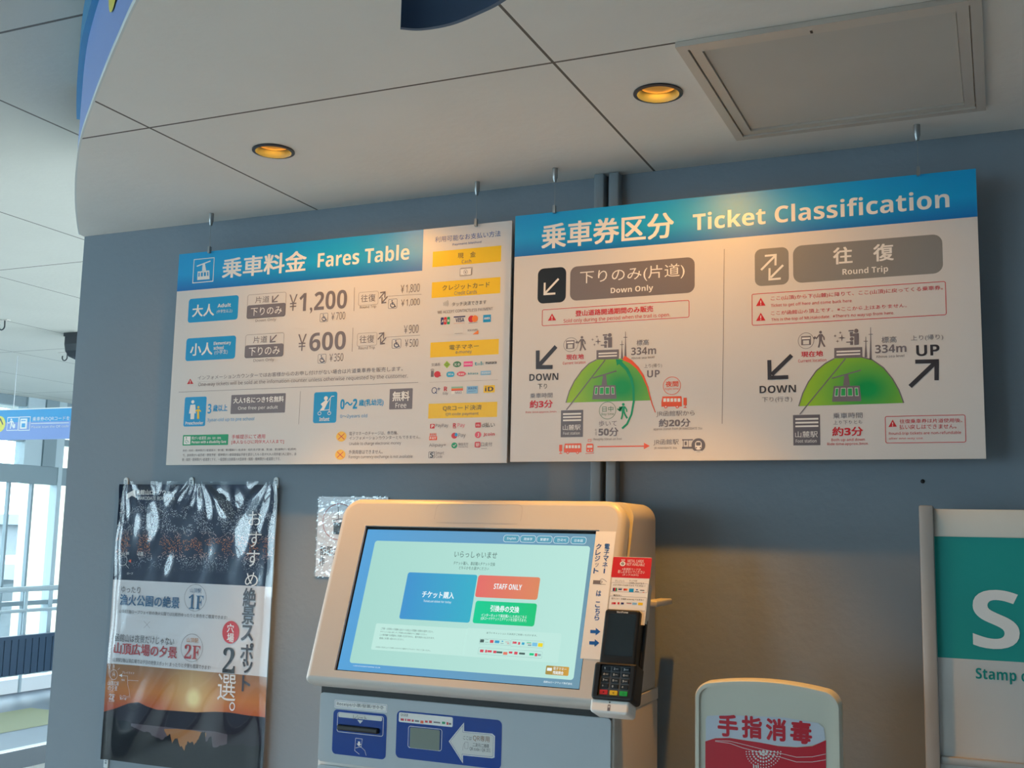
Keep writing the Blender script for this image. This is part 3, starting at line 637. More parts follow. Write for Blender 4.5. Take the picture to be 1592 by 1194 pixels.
CLASSES = [
 ('#','header_band','blue heading band'),
 ('r','band',0,470.4,981.2,567.2,0,1),
 ('##','title_lettering'),
 ('t','wht',1,66.2,482.6,375.8,541.4,'乗車券区分',3),
 ('##','english_title_lettering'),
 ('t','wht',1,417.5,494.0,931.4,532.3,'Ticket Classification',3),
 ('#','down_arrow_plate','black rounded plate'),
 ('r','blk',59.1,356.8,127.6,437.7,14,1),
 ('l','wht',4.81,[(109.7,411.2),(78.3,380.9)],3.22),
 ('l','wht',4.5695,[(76.3,404.4),(76.1,377.9),(102.5,377.8)],4.34),
 ('#','down_only_plate'),
 ('r','gr2',137.4,358.3,421.5,436.3,16,1),
 ('##','down_only_lettering'),
 ('t','wht',0,161.1,391.3,399.7,424.8,'下りのみ(片道)',3),
 ('t','wht',1,233.3,365.4,330.0,382.0,'Down Only',3),
 ('#','trail_notice_frame'),
 ('o','red',71.1,304.8,409.8,342.8,4,1.3,2),
 ('##','trail_notice_lettering'),
 ('p','red',[(95.2,332.4),(105.4,316.2),(85.4,316.4)],2),
 ('l','wht',1.8,[(95.3,326.8),(95.4,321.1)],3.66),
 ('e','wht',95.4,318.7,1.1,1.04,3),
 ('t','red',1,151.1,322.2,330.2,335.8,'登山道路開通期間のみ販売',3),
 ('t','red',0,123.3,307.1,367.8,318.0,'Sold only during the period when the trail is open.',3),
 ('#','divider_print'),
 ('l','gry',1,[(485.5,447.9),(479.5,76.1)],2.0),
 ('#','ticket_booth_print'),
 ('k','gry',141.2,259.1,17.25,16.25,0.9,2),
 ('r','gry',130.0,249.9,149.9,268.9,0,2),
 ('r','wht',131.8,262.7,148.0,266.2,0,3),
 ('r','wht2',134.3,251.4,145.8,260.1,0,3),
 ('#','visitor_print'),
 ('e','gry',167.4,274.4,2.95,2.82,3),
 ('p','gry',[(164.0,270.9),(170.9,270.6),(170.7,260.0),(164.8,259.2)],3),
 ('l','gry',2.601,[(165.0,269.6),(159.2,262.5),(154.9,266.1)],3.22),
 ('l','gry',2.601,[(170.3,269.6),(174.5,263.8),(175.3,258.7)],3.44),
 ('l','gry',3.468,[(166.5,260.8),(166.0,252.5),(163.6,244.3)],3.66),
 ('l','gry',3.468,[(168.6,260.7),(171.9,252.6),(176.5,245.4)],3.0),
 ('p','gry',[(151.5,264.2),(156.3,267.3),(158.5,263.9),(155.0,260.7)],3),
 ('#','sparkle_print'),
 ('p','gry',[(205.2,270.9),(206.7,264.4),(213.4,262.7),(206.7,261.6),(205.4,255.3),(203.8,261.8),(197.2,263.5),(203.8,264.6)],3),
 ('p','gry',[(202.4,277.6),(203.1,274.6),(206.2,273.8),(203.1,273.3),(202.5,270.4),(201.8,273.4),(198.7,274.2),(201.8,274.7)],3),
 ('p','gry',[(192.3,271.6),(193.0,268.6),(196.1,267.8),(193.0,267.3),(192.4,264.4),(191.7,267.4),(188.6,268.2),(191.7,268.7)],3),
 ('p','gry',[(196.9,260.0),(197.6,257.0),(200.6,256.2),(197.6,255.7),(196.9,252.8),(196.2,255.8),(193.2,256.6),(196.2,257.1)],3),
 ('#','viewer_print'),
 ('e','gry',232.0,276.0,4.35,4.22,3),
 ('p','gry',[(226.7,271.1),(237.4,271.2),(237.7,248.3),(228.3,248.1),(228.1,265.2),(219.4,265.3),(218.6,274.1),(225.3,274.4),(224.7,269.9)],3),
 ('l','gry',3.02,[(215.9,276.8),(226.7,276.9)],3.22),
 ('e','gry',222.8,260.3,4.02,3.57,3),
 ('p','gry',[(219.5,255.9),(225.5,256.0),(225.6,248.2),(219.6,248.5)],3),
 ('l','gry',2.35,[(211.4,254.4),(221.5,254.2)],3.44),
 ('#','summit_station_print'),
 ('p','gry',[(201.8,243.8),(253.0,243.3),(253.2,221.8),(202.0,222.8)],3),
 ('p','wht',[(206.6,237.6),(249.1,237.3),(249.1,234.4),(206.6,234.4)],4),
 ('p','wht',[(206.7,231.3),(249.1,231.0),(249.2,228.1),(206.7,228.1)],4),
 ('#','mast_print'),
 ('p','gry',[(259.7,262.3),(260.6,262.3),(261.1,246.0),(263.1,221.7),(257.8,222.0),(259.5,246.1)],3),
 ('l','gry',1.34,[(255.9,253.6),(264.5,253.4)],3.66),
 ('p','gry',[(267.4,281.8),(268.4,281.8),(269.0,258.6),(271.0,223.9),(265.8,224.2),(267.3,258.7)],3),
 ('l','gry',1.34,[(263.7,269.3),(272.3,269.1)],3.0),
 ('#','mountain_print'),
 ('p','hill',[(131.9,129.9),(139.4,155.0),(151.0,177.3),(167.8,199.3),(184.6,214.8),(202.0,222.8),(266.4,223.2),(278.0,217.3),(296.2,200.6),(312.6,174.6),(320.8,152.3),(327.4,129.5)],2),
 ('##','mountain_outline_print'),
 ('l','gry',2.38,[(131.9,129.9),(139.4,155.0),(151.0,177.3),(167.8,199.3),(184.6,214.8),(202.0,222.8)],3.22),
 ('l','gry',2.38,[(222.2,221.3),(133.2,113.7)],3.44),
 ('#','cable_car_print'),
 ('l','gry',2.72,[(193.4,182.2),(248.5,196.1)],3.66),
 ('p','gry',[(217.6,187.7),(224.6,188.1),(227.2,165.6),(214.1,165.4)],3),
 ('p','gry',[(196.7,166.0),(246.4,164.9),(249.0,134.9),(193.3,135.3)],3),
 ('p','wht2',[(199.8,162.2),(206.4,162.1),(205.3,145.5),(198.3,145.6)],4),
 ('p','grn2',[(200.6,161.0),(205.4,160.9),(204.4,146.7),(199.3,146.8)],5),
 ('p','wht2',[(210.5,162.0),(220.1,161.8),(219.8,145.2),(209.6,145.4)],4),
 ('p','grn2',[(211.3,160.7),(219.2,160.6),(218.9,146.5),(210.6,146.6)],5),
 ('p','wht2',[(223.1,161.7),(232.7,161.5),(233.2,145.0),(223.0,145.2)],4),
 ('p','grn2',[(224.0,160.5),(231.8,160.3),(232.2,146.2),(224.0,146.4)],5),
 ('p','wht2',[(236.7,161.4),(243.3,161.3),(244.4,144.8),(237.5,144.9)],4),
 ('p','grn2',[(237.7,160.2),(242.4,160.1),(243.4,146.0),(238.4,146.1)],5),
 ('#','foot_station_print'),
 ('r','gr3',120.5,53.3,172.5,112.8,0,2),
 ('r','wht',125.4,102.7,167.8,106.3,0,3),
 ('r','wht',125.5,95.7,167.9,99.2,0,3),
 ('r','wht',125.6,88.7,168.0,92.2,0,3),
 ('##','foot_station_lettering'),
 ('t','wht',0,125.3,68.6,167.1,80.7,'山麓駅',3),
 ('t','wht',0,126.5,58.7,165.2,65.0,'Foot station',3),
 ('#','current_location_lettering'),
 ('t','red',1,130.7,225.3,172.4,237.4,'現在地',3),
 ('t','red',0,122.9,215.1,177.0,221.6,'Current location',3),
 ('#','down_arrow_print'),
 ('l','dgy',9.45,[(106.2,256.9),(66.3,216.5)],3.0),
 ('l','dgy',8.9775,[(62.1,249.8),(62.9,212.0),(98.7,210.9)],4.12),
 ('#','down_ride_lettering'),
 ('t','dgy',1,43.0,181.1,112.8,196.9,'DOWN',3),
 ('t','dgy',0,63.5,162.3,86.1,174.0,'下り',3),
 ('t','gry',0,45.6,141.9,99.7,153.3,'乗車時間',3),
 ('t','red',1,45.0,119.6,100.7,137.3,'約3分',3),
 ('t','red',0,35.7,107.3,110.8,113.0,'Ride time:approx.3min.',3),
 ('#','height_lettering'),
 ('t','gry',0,293.2,249.4,320.9,262.1,'標高',3),
 ('t','gry',1,281.2,229.2,337.1,245.7,'334m',3),
 ('t','gry',0,281.3,220.3,333.4,225.6,'Above sea level',3),
 ('#','up_lettering'),
 ('t','gry',0,310.8,198.7,350.2,208.5,'上り(帰り)',3),
 ('t','gry',1,317.4,178.9,345.4,194.5,'UP',3),
 ('#','foot_path_arrow_print'),
 ('p','grn',[(263.7,68.5),(275.1,78.4),(284.9,99.3),(290.1,127.9),(289.7,156.8),(284.7,179.8),(275.2,200.2),(259.6,217.1),(253.5,211.6),(269.3,196.5),(278.5,178.0),(284.2,156.4),(285.6,128.4),(280.8,100.5),(271.3,80.9),(260.6,71.8)],3.6),
 ('p','grn',[(246.6,221.8),(264.2,219.1),(249.4,207.6)],4),
 ('#','bus_route_arrow_print'),
 ('p','ora',[(336.9,103.3),(330.1,121.0),(324.7,139.9),(320.0,159.1),(310.3,183.6),(298.4,202.3),(283.6,217.6),(266.7,228.9),(261.5,219.6),(279.0,211.6),(293.9,198.8),(306.3,181.7),(317.0,158.2),(322.2,139.4),(327.9,120.4),(335.4,102.8)],3.6),
 ('#','night_mark_print'),
 ('k','ora',372.0,159.4,19.53,19.53,1.1,2),
 ('t','ora',1,358.3,157.3,386.2,169.5,'夜間',3),
 ('t','ora',0,356.8,149.3,387.2,155.1,'Night time',3),
 ('#','bus_print'),
 ('p','ora',[(351.4,136.9),(392.7,136.4),(393.5,133.7),(393.6,114.6),(349.2,115.0),(349.2,124.5)],2),
 ('r','wht',353.6,125.5,359.4,132.9,0,3),
 ('r','wht',361.4,125.3,367.2,132.6,0,3),
 ('r','wht',369.2,125.0,375.0,132.4,0,3),
 ('r','wht',377.0,124.8,382.7,132.2,0,3),
 ('r','wht',384.7,124.6,390.5,132.0,0,3),
 ('e','ora',359.0,114.8,3.58,3.47,3),
 ('e','wht',359.0,114.8,1.54,1.49,4),
 ('e','ora',383.9,114.1,3.53,3.47,3),
 ('e','wht',383.9,114.1,1.51,1.49,4),
 ('r','ora',397.3,117.0,404.2,132.8,1,3.2),
 ('l','ora',1.7,[(400.8,132.7),(400.8,111.9)],2.44),
 ('l','ora',1.55,[(397.3,112.0),(404.2,111.9)],2.66),
 ('#','night_route_lettering'),
 ('t','gry',0,338.1,93.3,421.4,105.9,'JR函館駅から',3),
 ('t','gry',1,343.6,71.4,412.4,88.9,'約20分',3),
 ('t','gry',0,331.8,63.6,438.4,70.3,'approx 20min from JR HAKODATE Sta.',3),
 ('#','day_mark_print'),
 ('k','dgr',228.7,110.1,19.43,19.2,1,2),
 ('t','dgr',0,216.8,107.2,241.9,119.3,'日中',3),
 ('t','dgr',0,214.6,98.3,243.4,105.0,'Day time',3),
 ('#','hiker_print'),
 ('e','grn',264.3,122.4,3.14,3.0,3),
 ('p','grn',[(260.7,118.6),(268.0,118.4),(267.8,107.1),(261.5,106.2)],3),
 ('l','grn',2.772,[(261.8,117.2),(255.6,109.6),(251.1,113.2)],3.0),
 ('l','grn',2.772,[(267.3,117.4),(271.8,111.3),(272.5,105.9)],3.22),
 ('l','grn',3.696,[(263.3,107.9),(262.7,99.1),(260.2,90.3)],3.44),
 ('l','grn',3.696,[(265.5,107.9),(268.9,99.3),(273.7,91.8)],3.66),
 ('r','grn',254.5,107.4,260.5,117.7,2,3),
 ('#','day_route_lettering'),
 ('t','gry',0,209.1,75.6,250.1,88.0,'歩いて',3),
 ('t','gry',1,208.4,54.0,253.9,72.8,'50分',3),
 ('t','gry',0,197.5,44.0,261.7,50.7,'Roughly 50min on foot',3),
 ('t','gry',0,200.2,65.9,205.5,70.9,'お',3),
 ('t','gry',0,200.3,60.5,205.6,65.5,'よ',3),
 ('t','gry',0,200.4,55.1,205.7,60.1,'そ',3),
 ('#','bus_and_tram_print'),
 ('r','ora',117.6,22.3,124.7,36.8,1,3.2),
 ('l','ora',1.73,[(121.0,36.7),(121.4,17.5)],2.0),
 ('l','ora',1.73,[(117.9,17.5),(124.8,17.5)],2.22),
 ('p','ora',[(130.6,39.2),(168.5,39.4),(169.4,36.9),(169.6,19.8),(128.9,19.5),(128.7,28.0)],2),
 ('r','wht',132.7,29.0,138.1,35.6,0,3),
 ('r','wht',139.9,28.9,145.3,35.5,0,3),
 ('r','wht',147.0,28.9,152.4,35.4,0,3),
 ('r','wht',154.2,28.8,159.5,35.3,0,3),
 ('r','wht',161.3,28.7,166.6,35.2,0,3),
 ('e','ora',137.9,19.4,3.33,3.13,3),
 ('e','wht',137.9,19.4,1.43,1.35,4),
 ('e','ora',160.7,19.2,3.33,3.13,3),
 ('e','wht',160.7,19.2,1.43,1.35,4),
 ('r','ora',180.8,20.0,197.1,38.5,3,2),
 ('r','wht',182.9,29.5,195.0,34.7,0,3),
 ('l','ora',1.2,[(179.1,17.0),(198.5,17.4)],2.44),
 ('o','ora',184.4,42.8,192.2,48.0,0,0.8,2),
 ('e','wht',185.4,23.9,1.67,1.57,3),
 ('e','wht',192.7,23.8,1.68,1.58,3),
 ('#','route_arrow_print'),
 ('l','ora',2.4,[(206.3,31.6),(313.4,31.6)],2.66),
 ('p','ora',[(311.1,38.7),(324.0,31.7),(311.2,25.1)],2),
 ('#','station_lettering'),
 ('t','gry',0,332.0,32.9,387.1,45.7,'JR函館駅',3),
 ('t','gry',0,333.6,24.2,383.9,29.2,'JR HAKODATE Sta.',3),
 ('#','train_station_print'),
 ('r','gry',394.3,42.5,417.7,45.0,0,2),
 ('r','gr3',394.3,25.1,416.1,29.1,0,2),
 ('r','gry',396.1,29.0,397.4,43.1,0,2),
 ('r','gry',407.4,28.9,408.6,43.0,0,2),
 ('r','gry',399.9,32.6,404.3,40.0,0,2),
 ('e','gr3',429.1,32.3,14.57,14.34,3),
 ('r','wht',422.3,22.5,436.2,40.9,6,4),
 ('r','gr3',424.2,31.3,434.4,38.5,2,5),
 ('e','gr3',424.8,26.9,1.55,1.53,5),
 ('e','gr3',433.7,26.8,1.55,1.53,5),
 ('l','wht',1.4,[(422.3,19.6),(436.2,19.8)],4.0),
 ('#','round_trip_arrow_plate','grey rounded plate with two arrows'),
 ('r','gr4',549.5,362.3,619.3,441.4,14,1),
 ('l','wht',4.55,[(562.6,396.4),(590.9,423.4)],3.22),
 ('l','wht',4.3225,[(570.6,425.8),(593.0,426.1),(592.4,403.8)],4.34),
 ('l','wht',4.55,[(608.0,403.3),(582.1,378.6)],3.66),
 ('l','wht',4.3225,[(580.2,399.0),(579.6,374.9),(602.9,375.3)],3.9),
 ('#','round_trip_plate'),
 ('r','gr4',628.2,363.3,916.0,441.9,18,1),
 ('##','round_trip_lettering'),
 ('t','wht',1,708.3,396.0,825.4,431.5,'往\u3000復',3),
 ('t','wht',1,726.2,370.0,814.0,386.3,'Round Trip',3),
 ('#','round_trip_notice_frame'),
 ('o','red',542.5,279.4,920.0,346.8,4,1.3,2),
 ('##','round_trip_notice_lettering'),
 ('p','red',[(561.4,337.5),(571.0,320.3),(551.4,320.5)],2),
 ('l','wht',1.76,[(561.3,331.4),(561.3,325.4)],3.22),
 ('e','wht',561.3,322.9,1.08,1.11,3),
 ('p','red',[(561.1,305.9),(570.8,288.8),(551.2,288.9)],2),
 ('l','wht',1.76,[(561.1,299.9),(561.0,293.9)],3.44),
 ('e','wht',561.0,291.4,1.08,1.11,3),
 ('t','red',0,582.3,328.7,914.4,339.0,'ここ(山頂)から下(山麓)に降りて、ここ(山頂)に戻ってくる乗車券。',3),
 ('t','red',0,582.1,314.4,744.5,322.9,'Ticket to get off here and come back here.',3),
 ('t','red',0,582.0,299.0,847.3,307.6,'ここが函館山の頂上です。※ここから上はありません。',3),
 ('t','red',0,582.5,284.7,823.4,293.0,"This is the top of Mt.Hakodate.  ※There's no way up from here.",3),
 ('#','ticket_booth_print'),
 ('k','gry',652.0,242.3,16.0,16.75,0.9,2),
 ('r','gry',642.5,233.4,661.9,251.8,0,2),
 ('r','wht',644.1,245.5,660.4,249.0,0,3),
 ('r','wht2',646.2,235.0,658.0,242.9,0,3),
 ('#','visitor_print'),
 ('e','gry',681.1,258.3,2.78,2.96,3),
 ('p','gry',[(677.7,254.6),(684.3,254.3),(683.8,243.3),(678.2,242.5)],3),
 ('l','gry',2.496,[(678.7,253.2),(672.9,245.9),(669.0,249.6)],3.66),
 ('l','gry',2.496,[(683.6,253.3),(687.5,247.2),(688.1,242.0)],3.0),
 ('l','gry',3.3280000000000003,[(679.9,244.2),(679.1,235.6),(676.6,227.1)],3.22),
 ('l','gry',3.3280000000000003,[(681.8,244.1),(684.7,235.6),(688.9,228.2)],3.44),
 ('p','gry',[(665.6,247.7),(670.3,250.9),(672.3,247.3),(668.9,244.0)],3),
 ('#','sparkle_print'),
 ('p','gry',[(722.7,252.5),(724.0,246.0),(730.1,244.2),(723.9,243.1),(722.4,236.7),(721.2,243.3),(715.1,245.0),(721.3,246.1)],3),
 ('p','gry',[(719.7,258.9),(720.3,255.9),(723.1,255.1),(720.2,254.6),(719.6,251.7),(719.0,254.7),(716.2,255.5),(719.0,256.0)],3),
 ('p','gry',[(709.5,252.9),(710.1,249.9),(712.9,249.1),(710.1,248.6),(709.4,245.6),(708.8,248.6),(706.0,249.4),(708.8,249.9)],3),
 ('p','gry',[(714.1,241.7),(714.6,238.7),(717.4,237.9),(714.6,237.4),(713.9,234.5),(713.4,237.5),(710.5,238.3),(713.4,238.8)],3),
 ('#','viewer_print'),
 ('e','gry',750.6,257.3,4.03,4.29,3),
 ('p','gry',[(745.5,252.3),(755.5,252.4),(755.0,229.2),(746.3,228.9),(746.7,246.3),(738.6,246.4),(738.1,255.3),(744.4,255.6),(743.7,251.1)],3),
 ('l','gry',2.79,[(735.7,258.1),(745.7,258.2)],3.66),
 ('e','gry',741.6,241.3,3.72,3.58,3),
 ('p','gry',[(738.4,236.9),(744.0,236.9),(743.9,229.1),(738.3,229.3)],3),
 ('l','gry',2.17,[(730.9,235.3),(740.2,235.2)],3.0),
 ('#','summit_station_print'),
 ('p','gry',[(707.5,224.6),(761.4,224.0),(761.0,202.5),(707.1,203.5)],3),
 ('p','wht',[(711.8,218.4),(757.6,217.9),(757.5,214.9),(711.7,215.1)],4),
 ('p','wht',[(711.7,212.1),(757.5,211.6),(757.4,208.7),(711.6,208.8)],4),
 ('#','mast_print'),
 ('p','gry',[(768.2,244.5),(769.1,244.5),(769.1,227.8),(770.2,202.7),(765.3,202.9),(767.5,227.8)],3),
 ('l','gry',1.24,[(764.4,235.5),(772.5,235.3)],3.22),
 ('p','gry',[(777.8,263.0),(778.7,262.9),(778.5,236.8),(779.4,197.8),(774.5,198.0),(776.9,236.9)],3),
 ('l','gry',1.22,[(774.0,248.8),(782.0,248.7)],3.44),
 ('#','mountain_print'),
 ('p','hill',[(635.8,108.7),(644.2,134.8),(655.7,157.5),(671.9,180.0),(689.6,194.1),(707.1,203.2),(760.1,203.5),(780.0,197.4),(800.9,180.7),(817.1,158.2),(828.6,135.4),(836.9,109.7)],2),
 ('##','mountain_outline_print'),
 ('l','gry',2.24,[(635.8,108.7),(644.2,134.8),(655.7,157.5),(671.9,180.0),(689.6,194.1),(707.1,203.2)],3.66),
 ('l','gry',2.24,[(760.1,203.5),(780.0,197.4),(800.9,180.7),(817.1,158.2),(828.6,135.4),(836.9,109.7)],3.0),
 ('l','gry',2.24,[(729.0,202.2),(637.8,92.2)],3.22),
 ('#','cable_car_print'),
 ('l','gry',2.52,[(701.7,163.1),(758.0,177.5)],3.44),
 ('p','gry',[(726.3,169.7),(733.7,170.0),(736.4,147.5),(723.4,147.3)],3),
 ('p','gry',[(705.2,147.2),(755.0,146.5),(757.7,115.4),(701.2,115.7)],3),
 ('p','wht2',[(708.3,143.4),(714.9,143.3),(713.5,126.3),(706.4,126.4)],4),
 ('p','grn2',[(709.1,142.1),(713.9,142.1),(712.6,127.6),(707.5,127.6)],5),
 ('p','wht2',[(719.0,143.2),(728.6,143.1),(728.2,126.1),(717.9,126.2)],4),
 ('p','grn2',[(719.8,142.0),(727.7,141.9),(727.3,127.4),(718.9,127.5)],5),
 ('p','wht2',[(731.6,143.1),(741.2,142.9),(741.7,125.9),(731.4,126.1)],4),
 ('p','grn2',[(732.5,141.8),(740.4,141.7),(740.7,127.2),(732.4,127.3)],5),
 ('p','wht2',[(745.3,142.9),(751.8,142.8),(753.0,125.8),(746.0,125.9)],4),
 ('p','grn2',[(746.2,141.6),(751.0,141.5),(752.0,127.1),(746.9,127.1)],5),
 ('#','foot_station_print'),
 ('r','gr3',624.3,29.2,677.3,90.8,0,2),
 ('r','wht',628.7,80.5,674.2,84.1,0,3),
 ('r','wht',628.7,73.2,674.1,76.8,0,3),
 ('r','wht',628.6,66.0,674.0,69.4,0,3),
 ('##','foot_station_lettering'),
 ('t','wht',0,628.1,45.0,672.4,57.6,'山麓駅',3),
 ('t','wht',0,629.1,34.6,670.0,41.3,'Foot station',3),
 ('#','current_location_lettering'),
 ('t','red',1,641.9,208.7,685.3,220.4,'現在地',3),
 ('t','red',0,636.0,198.0,691.7,204.6,'Current location',3),
 ('#','height_lettering'),
 ('t','gry',0,798.4,230.0,826.6,242.8,'標高',3),
 ('t','gry',1,785.7,210.1,844.3,226.7,'334m',3),
 ('t','gry',0,787.1,200.7,839.9,206.0,'Above sea level',3),
 ('#','up_lettering'),
 ('t','gry',0,853.3,230.4,912.2,242.4,'上り(帰り)',3),
 ('t','dgy',1,862.4,200.8,904.9,222.4,'UP',3),
 ('#','up_arrow_print'),
 ('l','dgy',8.4,[(849.3,141.7),(895.1,185.4)],3.66),
 ('l','dgy',7.9799999999999995,[(860.1,190.1),(899.0,189.4),(898.0,152.1)],3.9),
 ('#','down_arrow_print'),
 ('l','dgy',8.45,[(623.2,213.6),(582.3,175.2)],3.22),
 ('l','dgy',8.027499999999998,[(577.7,205.6),(578.0,168.9),(615.6,168.9)],4.34),
 ('#','down_lettering'),
 ('t','dgy',1,557.3,137.2,630.9,152.7,'DOWN',3),
 ('t','gry',0,562.1,117.3,622.9,129.5,'下り(行き)',3),
 ('#','ride_time_lettering'),
 ('t','gry',0,702.6,81.9,759.1,93.2,'乗車時間',3),
 ('t','gry',0,703.3,69.9,758.5,78.1,'上り下りとも',3),
 ('t','red',1,700.7,46.6,759.5,65.2,'約3分',3),
 ('t','red',0,698.7,35.0,762.4,42.5,'Both up and down',3),
 ('t','red',0,690.7,27.1,769.8,34.1,'Ride time:approx.3min.',3),
 ('#','refund_notice_frame'),
 ('o','red',801.2,31.1,947.5,84.5,4,1.2,2),
 ('##','refund_notice_lettering'),
 ('p','red',[(815.5,77.4),(823.0,63.6),(807.4,63.1)],2),
 ('l','wht',1.4,[(815.4,72.4),(815.3,67.5)],3.66),
 ('e','wht',815.2,65.4,0.86,0.9,3),
 ('t','red',0,828.5,69.6,941.8,77.9,'往復乗車券は片道使用後、',3),
 ('t','red',0,827.6,57.9,930.9,67.2,'払い戻しはできません。',3),
 ('t','red',0,807.9,45.9,939.1,53.4,'Round-trip tickets are non-refundable',3),
 ('t','red',0,807.7,37.4,871.6,42.7,'after one-way use.',3),
]
POSTER = [
 ('#','ropeway_logo_print'),
 ('p','wht',[(23.6,684.1),(24.4,698.8),(52.1,711.4),(55.7,688.6),(41.8,694.0)],3),
 ('t','wht',1,58.4,696.1,187.6,710.0,'函館山ロープウェイ',3),
 ('t','wht',0,63.8,682.7,187.0,692.0,'HAKODATE ROPEWAY',3),
 ('#','recommended_lettering'),
 ('t','wht',0,429.6,620.5,471.4,656.5,'お',3),
 ('t','wht',0,431.3,565.2,474.6,605.3,'す',3),
 ('t','wht',0,430.7,516.2,472.3,557.6,'す',3),
 ('t','wht',0,430.2,466.8,469.9,502.2,'め',3),
 ('t','wht',0,363.3,179.8,418.5,245.5,'選',3),
 ('t','wht',0,401.7,156.3,419.5,178.3,'。',3),
 ('#','scenic_spot_lettering'),
 ('t','dgy',1,427.1,416.3,467.1,463.4,'絶',3),
 ('t','dgy',1,426.8,371.9,465.2,416.2,'景',3),
 ('t','dgy',1,426.9,331.0,463.8,370.3,'ス',3),
 ('t','dgy',1,427.6,280.4,466.6,326.3,'ポ',3),
 ('t','dgy',1,435.6,251.9,466.4,281.9,'ッ',3),
 ('t','dgy',1,436.5,206.7,463.1,245.8,'ト',3),
 ('t','blk',2,375.4,248.2,412.7,311.8,'2',3),
 ('#','first_spot_lettering'),
 ('t','dgy',0,26.6,434.4,92.6,452.0,'ゆったり',3),
 ('t','blu4',1,24.5,401.3,225.5,430.9,'漁火公園の絶景',3),
 ('t','dgy',0,23.8,380.8,380.7,390.2,'山頂駅1階ロープウェイ前の漁火公園では比較的ゆったりと景色をご鑑賞できます!',3),
 ('l','gry',0.6,[(110.5,363.8),(132.1,345.7)],2.22),
 ('l','gry',0.6,[(130.7,363.0),(112.0,345.4)],2.44),
 ('#','first_floor_print'),
 ('k','dgy',275.7,431.1,35.1,34.47,0.8,2),
 ('t','blu4',0,258.2,444.1,293.5,455.4,'山頂駅',3),
 ('t','blu4',2,255.8,402.4,302.5,439.1,'1F',3),
 ('#','second_spot_lettering'),
 ('t','dgy',0,18.2,305.8,216.4,326.2,'函館山は夜景だけじゃない',3),
 ('t','red2',1,16.2,273.3,227.5,303.7,'山頂広場の夕景',3),
 ('t','dgy',0,15.6,252.5,338.1,263.3,'山頂駅2階山頂広場では夕日の絶景スポット! まったりと夕景も鑑賞できます!',3),
 ('#','second_floor_print'),
 ('k','dgy',273.7,303.5,34.5,35.5,0.8,2),
 ('t','org2',0,256.6,316.9,292.5,328.7,'山頂駅',3),
 ('t','red2',2,251.0,275.6,300.6,311.6,'2F',3),
 ('#','hidden_spot_print','red oval'),
 ('e','red',394.7,349.7,26.4,28.4,2),
 ('t','wht',1,382.7,349.0,404.8,370.8,'穴',3),
 ('t','wht',1,384.3,325.0,406.3,347.5,'場',3),
 ('#','way_map_print'),
 ('l','wht',0.8,[(43.2,217.8),(67.5,218.3),(69.4,195.8),(75.5,181.6),(79.5,163.6)],3.66),
 ('l','wht',0.8,[(68.4,207.4),(104.5,208.5)],3.0),
 ('l','wht',0.8,[(33.6,231.8),(40.4,237.8)],3.22),
 ('l','wht',0.8,[(21.3,244.0),(21.9,236.6)],3.44),
 ('l','wht',0.8,[(6.9,239.3),(10.0,232.1)],3.66),
 ('p','wht',[(38.3,218.2),(49.1,222.9),(49.9,214.2)],3),
 ('k','wht',22.1,218.9,12.12,13.32,0.9,3),
 ('t','wht',0,19.0,215.0,25.1,222.8,'H',3),
 ('t','wht',0,6.5,190.5,39.7,202.4,'山頂広場',3),
 ('t','wht',0,7.7,177.3,35.9,190.4,'の夕景',3),
 ('t','wht',2,12.2,154.8,29.5,169.0,'2F',3),
 ('t','wht',0,12.8,148.2,29.3,154.6,'山頂駅',3),
 ('t','wht',0,49.0,223.7,89.1,230.1,'プレイガイド',3),
 ('t','wht',0,45.8,161.0,75.2,168.8,'ロープウェイ',3),
 ('t','wht',0,46.3,155.6,67.6,162.0,'乗り場',3),
 ('t','wht',0,47.8,204.5,59.0,209.7,'階段',3),
 ('k','wht',25.4,519.7,15.96,14.3,0.9,3),
 ('t','wht',0,21.0,535.1,46.5,542.9,'山頂',3),
 ('l','wht',0.9,[(36.9,508.7),(48.2,499.4)],3.0),
 ('p','ora',[(45.2,518.6),(54.4,523.7),(54.4,514.1)],3),
 ('t','wht',0,74.4,534.6,94.4,544.1,'正面',3),
 ('t','wht',0,43.3,483.2,63.7,488.7,'ロープ',3),
]
